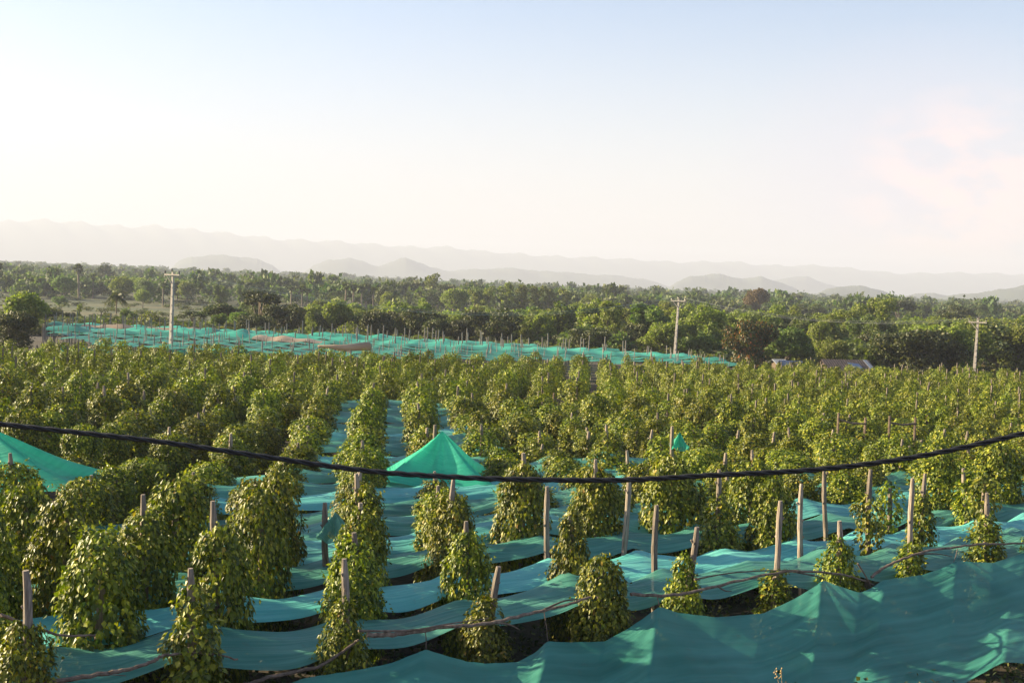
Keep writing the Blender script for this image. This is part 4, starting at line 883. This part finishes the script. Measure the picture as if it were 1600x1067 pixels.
# ------------------------------------------------------------------ hut and small buildings
def hut(xp, Y, W, Dp, Hw, Hr, rot, mr_, mw, label, tarp=False):
    X = xdepth(xp, Y); X += (xp-proj((X, Y, G(X, Y)+2))[0])*Y/F; e = empty('hut', (X, Y, G(X, Y)), rot); tag(e, label, 'building')
    mb = MB(); w2, d2 = W/2, Dp/2
    V = [(-w2, -d2, 0), (w2, -d2, 0), (w2, d2, 0), (-w2, d2, 0), (-w2, -d2, Hw), (w2, -d2, Hw), (w2, d2, Hw), (-w2, d2, Hw), (-w2, 0, Hw+Hr), (w2, 0, Hw+Hr)]
    mb.add(V, [(0, 1, 5, 4), (2, 3, 7, 6), (1, 2, 6, 9, 5), (3, 0, 4, 8, 7)]); mb.build('wall', mw, e)
    rf = MB(); ov = .45
    for sg in (-1, 1):
        y0_, z0_ = sg*(d2+ov), Hw-Hr*ov/d2
        n_ = 40
        for i in range(n_):   # corrugated sheets
            x0_ = -w2-ov+(W+2*ov)*i/n_; x1_ = -w2-ov+(W+2*ov)*(i+1)/n_; dz = .05*(i % 2)
            pts = [(x0_, y0_, z0_+dz), (x1_, y0_, z0_+.05-dz), (x1_, 0, Hw+Hr+.05-dz), (x0_, 0, Hw+Hr+dz)]
            V = pts+[(a, b, c_-.06) for a, b, c_ in pts]; rf.add(V, [(0, 1, 2, 3), (7, 6, 5, 4), (0, 4, 5, 1), (2, 6, 7, 3)])
    rf.build('roof', mr_, e)
    dr_ = MB(); dr_.box((w2*.3, -d2-.02, Hw*.42), (1.0, .06, Hw*.84)); dr_.build('door', M_DOOR, e)
    wi = MB(); wi.box((-w2*.45, -d2-.02, Hw*.6), (.9, .06, .7)); wi.build('window', M_DOOR, e)
    if tarp:
        tp = MB(); f0, f1 = .38, .72
        def rp(fx, fy, lift=.12): return (-w2-ov+(W+2*ov)*fx, -(d2+ov)*(1-fy), (Hw-Hr*ov/d2)+(Hr+Hr*ov/d2)*fy+lift)
        tp.add([rp(.55, .1), rp(.75, .05), rp(.72, .6), rp(.5, .7)]+[(a, b, c_-.03) for a, b, c_ in [rp(.55, .1), rp(.75, .05), rp(.72, .6), rp(.5, .7)]], [(0, 1, 2, 3), (7, 6, 5, 4), (0, 4, 5, 1), (1, 5, 6, 2), (2, 6, 7, 3), (3, 7, 4, 0)]); o_ = tp.build('tarp_patch', M_TARP, e)
        pt = MB(); pt.add([rp(.90, .0), rp(1.0, .0), rp(.93, .95), rp(.86, .95)]+[(a, b, c_-.03) for a, b, c_ in [rp(.90, .0), rp(1.0, .0), rp(.93, .95), rp(.86, .95)]], [(0, 1, 2, 3), (7, 6, 5, 4), (0, 4, 5, 1), (1, 5, 6, 2), (2, 6, 7, 3), (3, 7, 4, 0)]); pt.build('tin_sheet', M_TIN, e)
hut(1320, 160, 5.6, 4.0, 1.35, 1.1, .2, M_ROOF, M_WALL, 'brown roofed wooden hut with blue tarp patch behind the vines', True)
hut(1236, 172, 2.2, 2, 1.2, .4, 0, M_TIN, M_WALL, 'small pale tin roof showing left of the wooden hut')
hut(1217, 178, 1.2, 2, 1.1, .4, .3, M_TIN, M_WALL, 'tiny shed with pale roof next to the orange flushed mango')
hut(1048, 430, 4, 4, 4.5, 1.2, .2, M_BUILD, M_BUILD, 'pale house among palms left of the middle pole top')
hut(888, 470, 4.5, 4, 4.5, 1.2, -.2, M_TARP, M_BUILD, 'bluish house glimpsed among trees right of centre')
hut(18, 640, 22, 8, 5, 2, .1, M_TIN, M_TARP, 'long blue building far away at the left edge')

# dim undergrowth between and in front of the first rows
rg = np.random.RandomState(8); n_ = 9000; s1 = rg.uniform(-9, 19, n_); s2 = rg.uniform(-7.5, 7.0, n_)
XY = A0+CV*s1[:, None]+(-PERP)*s2[:, None]; nzf = fbm(rg); q3 = np.column_stack([XY, np.zeros(n_)]); kp = (nzf(q3, .9) > -.9) & (XY[:, 1] > 9); XY = XY[kp]; n_ = len(XY)
P = np.column_stack([XY, ground(XY[:, 0], XY[:, 1])+rg.uniform(.02, .45, n_)**1.3]); pts_ = []
for j in range(5): pts_.append(leaves(P+rg.normal(0, .08, P.shape), rg.normal(0, 1, P.shape)+[0, 0, .2], rg.normal(0, .5, P.shape)+[0, 0, 1], rg.uniform(.07, .16, n_), LEAF4, LF4))
o = link('undergrowth', npmesh('undergrowth', *join(pts_), M_DARK)); tag(o, 'dark leafy undergrowth on the soil under the front nets', 'undergrowth', kind='stuff')
# dry weeds in front of the side net
mb = MB(); wr_ = random.Random(4)
b = at(1222, 1110, 17.5); 
for j in range(8):
    dx, dz = wr_.uniform(-.22, .22), wr_.uniform(.25, .6); mb.tube([b, b+np.array([dx*.4, 0, dz*.6]), b+np.array([dx, 0, dz])], [.006, .004, .002], 4)
    for q in range(6):
        c_ = b+np.array([dx, 0, dz])+np.array([wr_.uniform(-.03, .03), wr_.uniform(-.03, .03), -q*.025]); mb.tube([c_, c_+np.array([.01, 0, .02])], .008, 4)
b0 = b.copy(); b0[2] = G(b[0], b[1]); mb.tube([b0, b], [.012, .007], 5)
M_DRY = plain('dry_weed', (.34, .24, .10), .8); o = mb.build('dry_weed', M_DRY); tag(o, 'dry yellowish weed stalks standing before the foreground net', 'weed')

# ------------------------------------------------------------------ haze
mb = MB(); zt = 425; zb = -12; mb.box((0, 500, (zt+zb)/2), (27800, 27800, zt-zb)); m, Nn, L, p = mat('haze_air'); Nn.remove(p)
pv = Nn.new('ShaderNodeVolumePrincipled'); pv.inputs['Color'].default_value = (.635, .69, .855, 1); pv.inputs['Density'].default_value = .0002; pv.inputs['Anisotropy'].default_value = .06
L.new(pv.outputs[0], Nn['Material Output'].inputs['Volume']); o = mb.build('haze', m); tag(o, 'pale haze in the air over the plain', 'haze', kind='stuff')
S.render.engine = 'CYCLES'
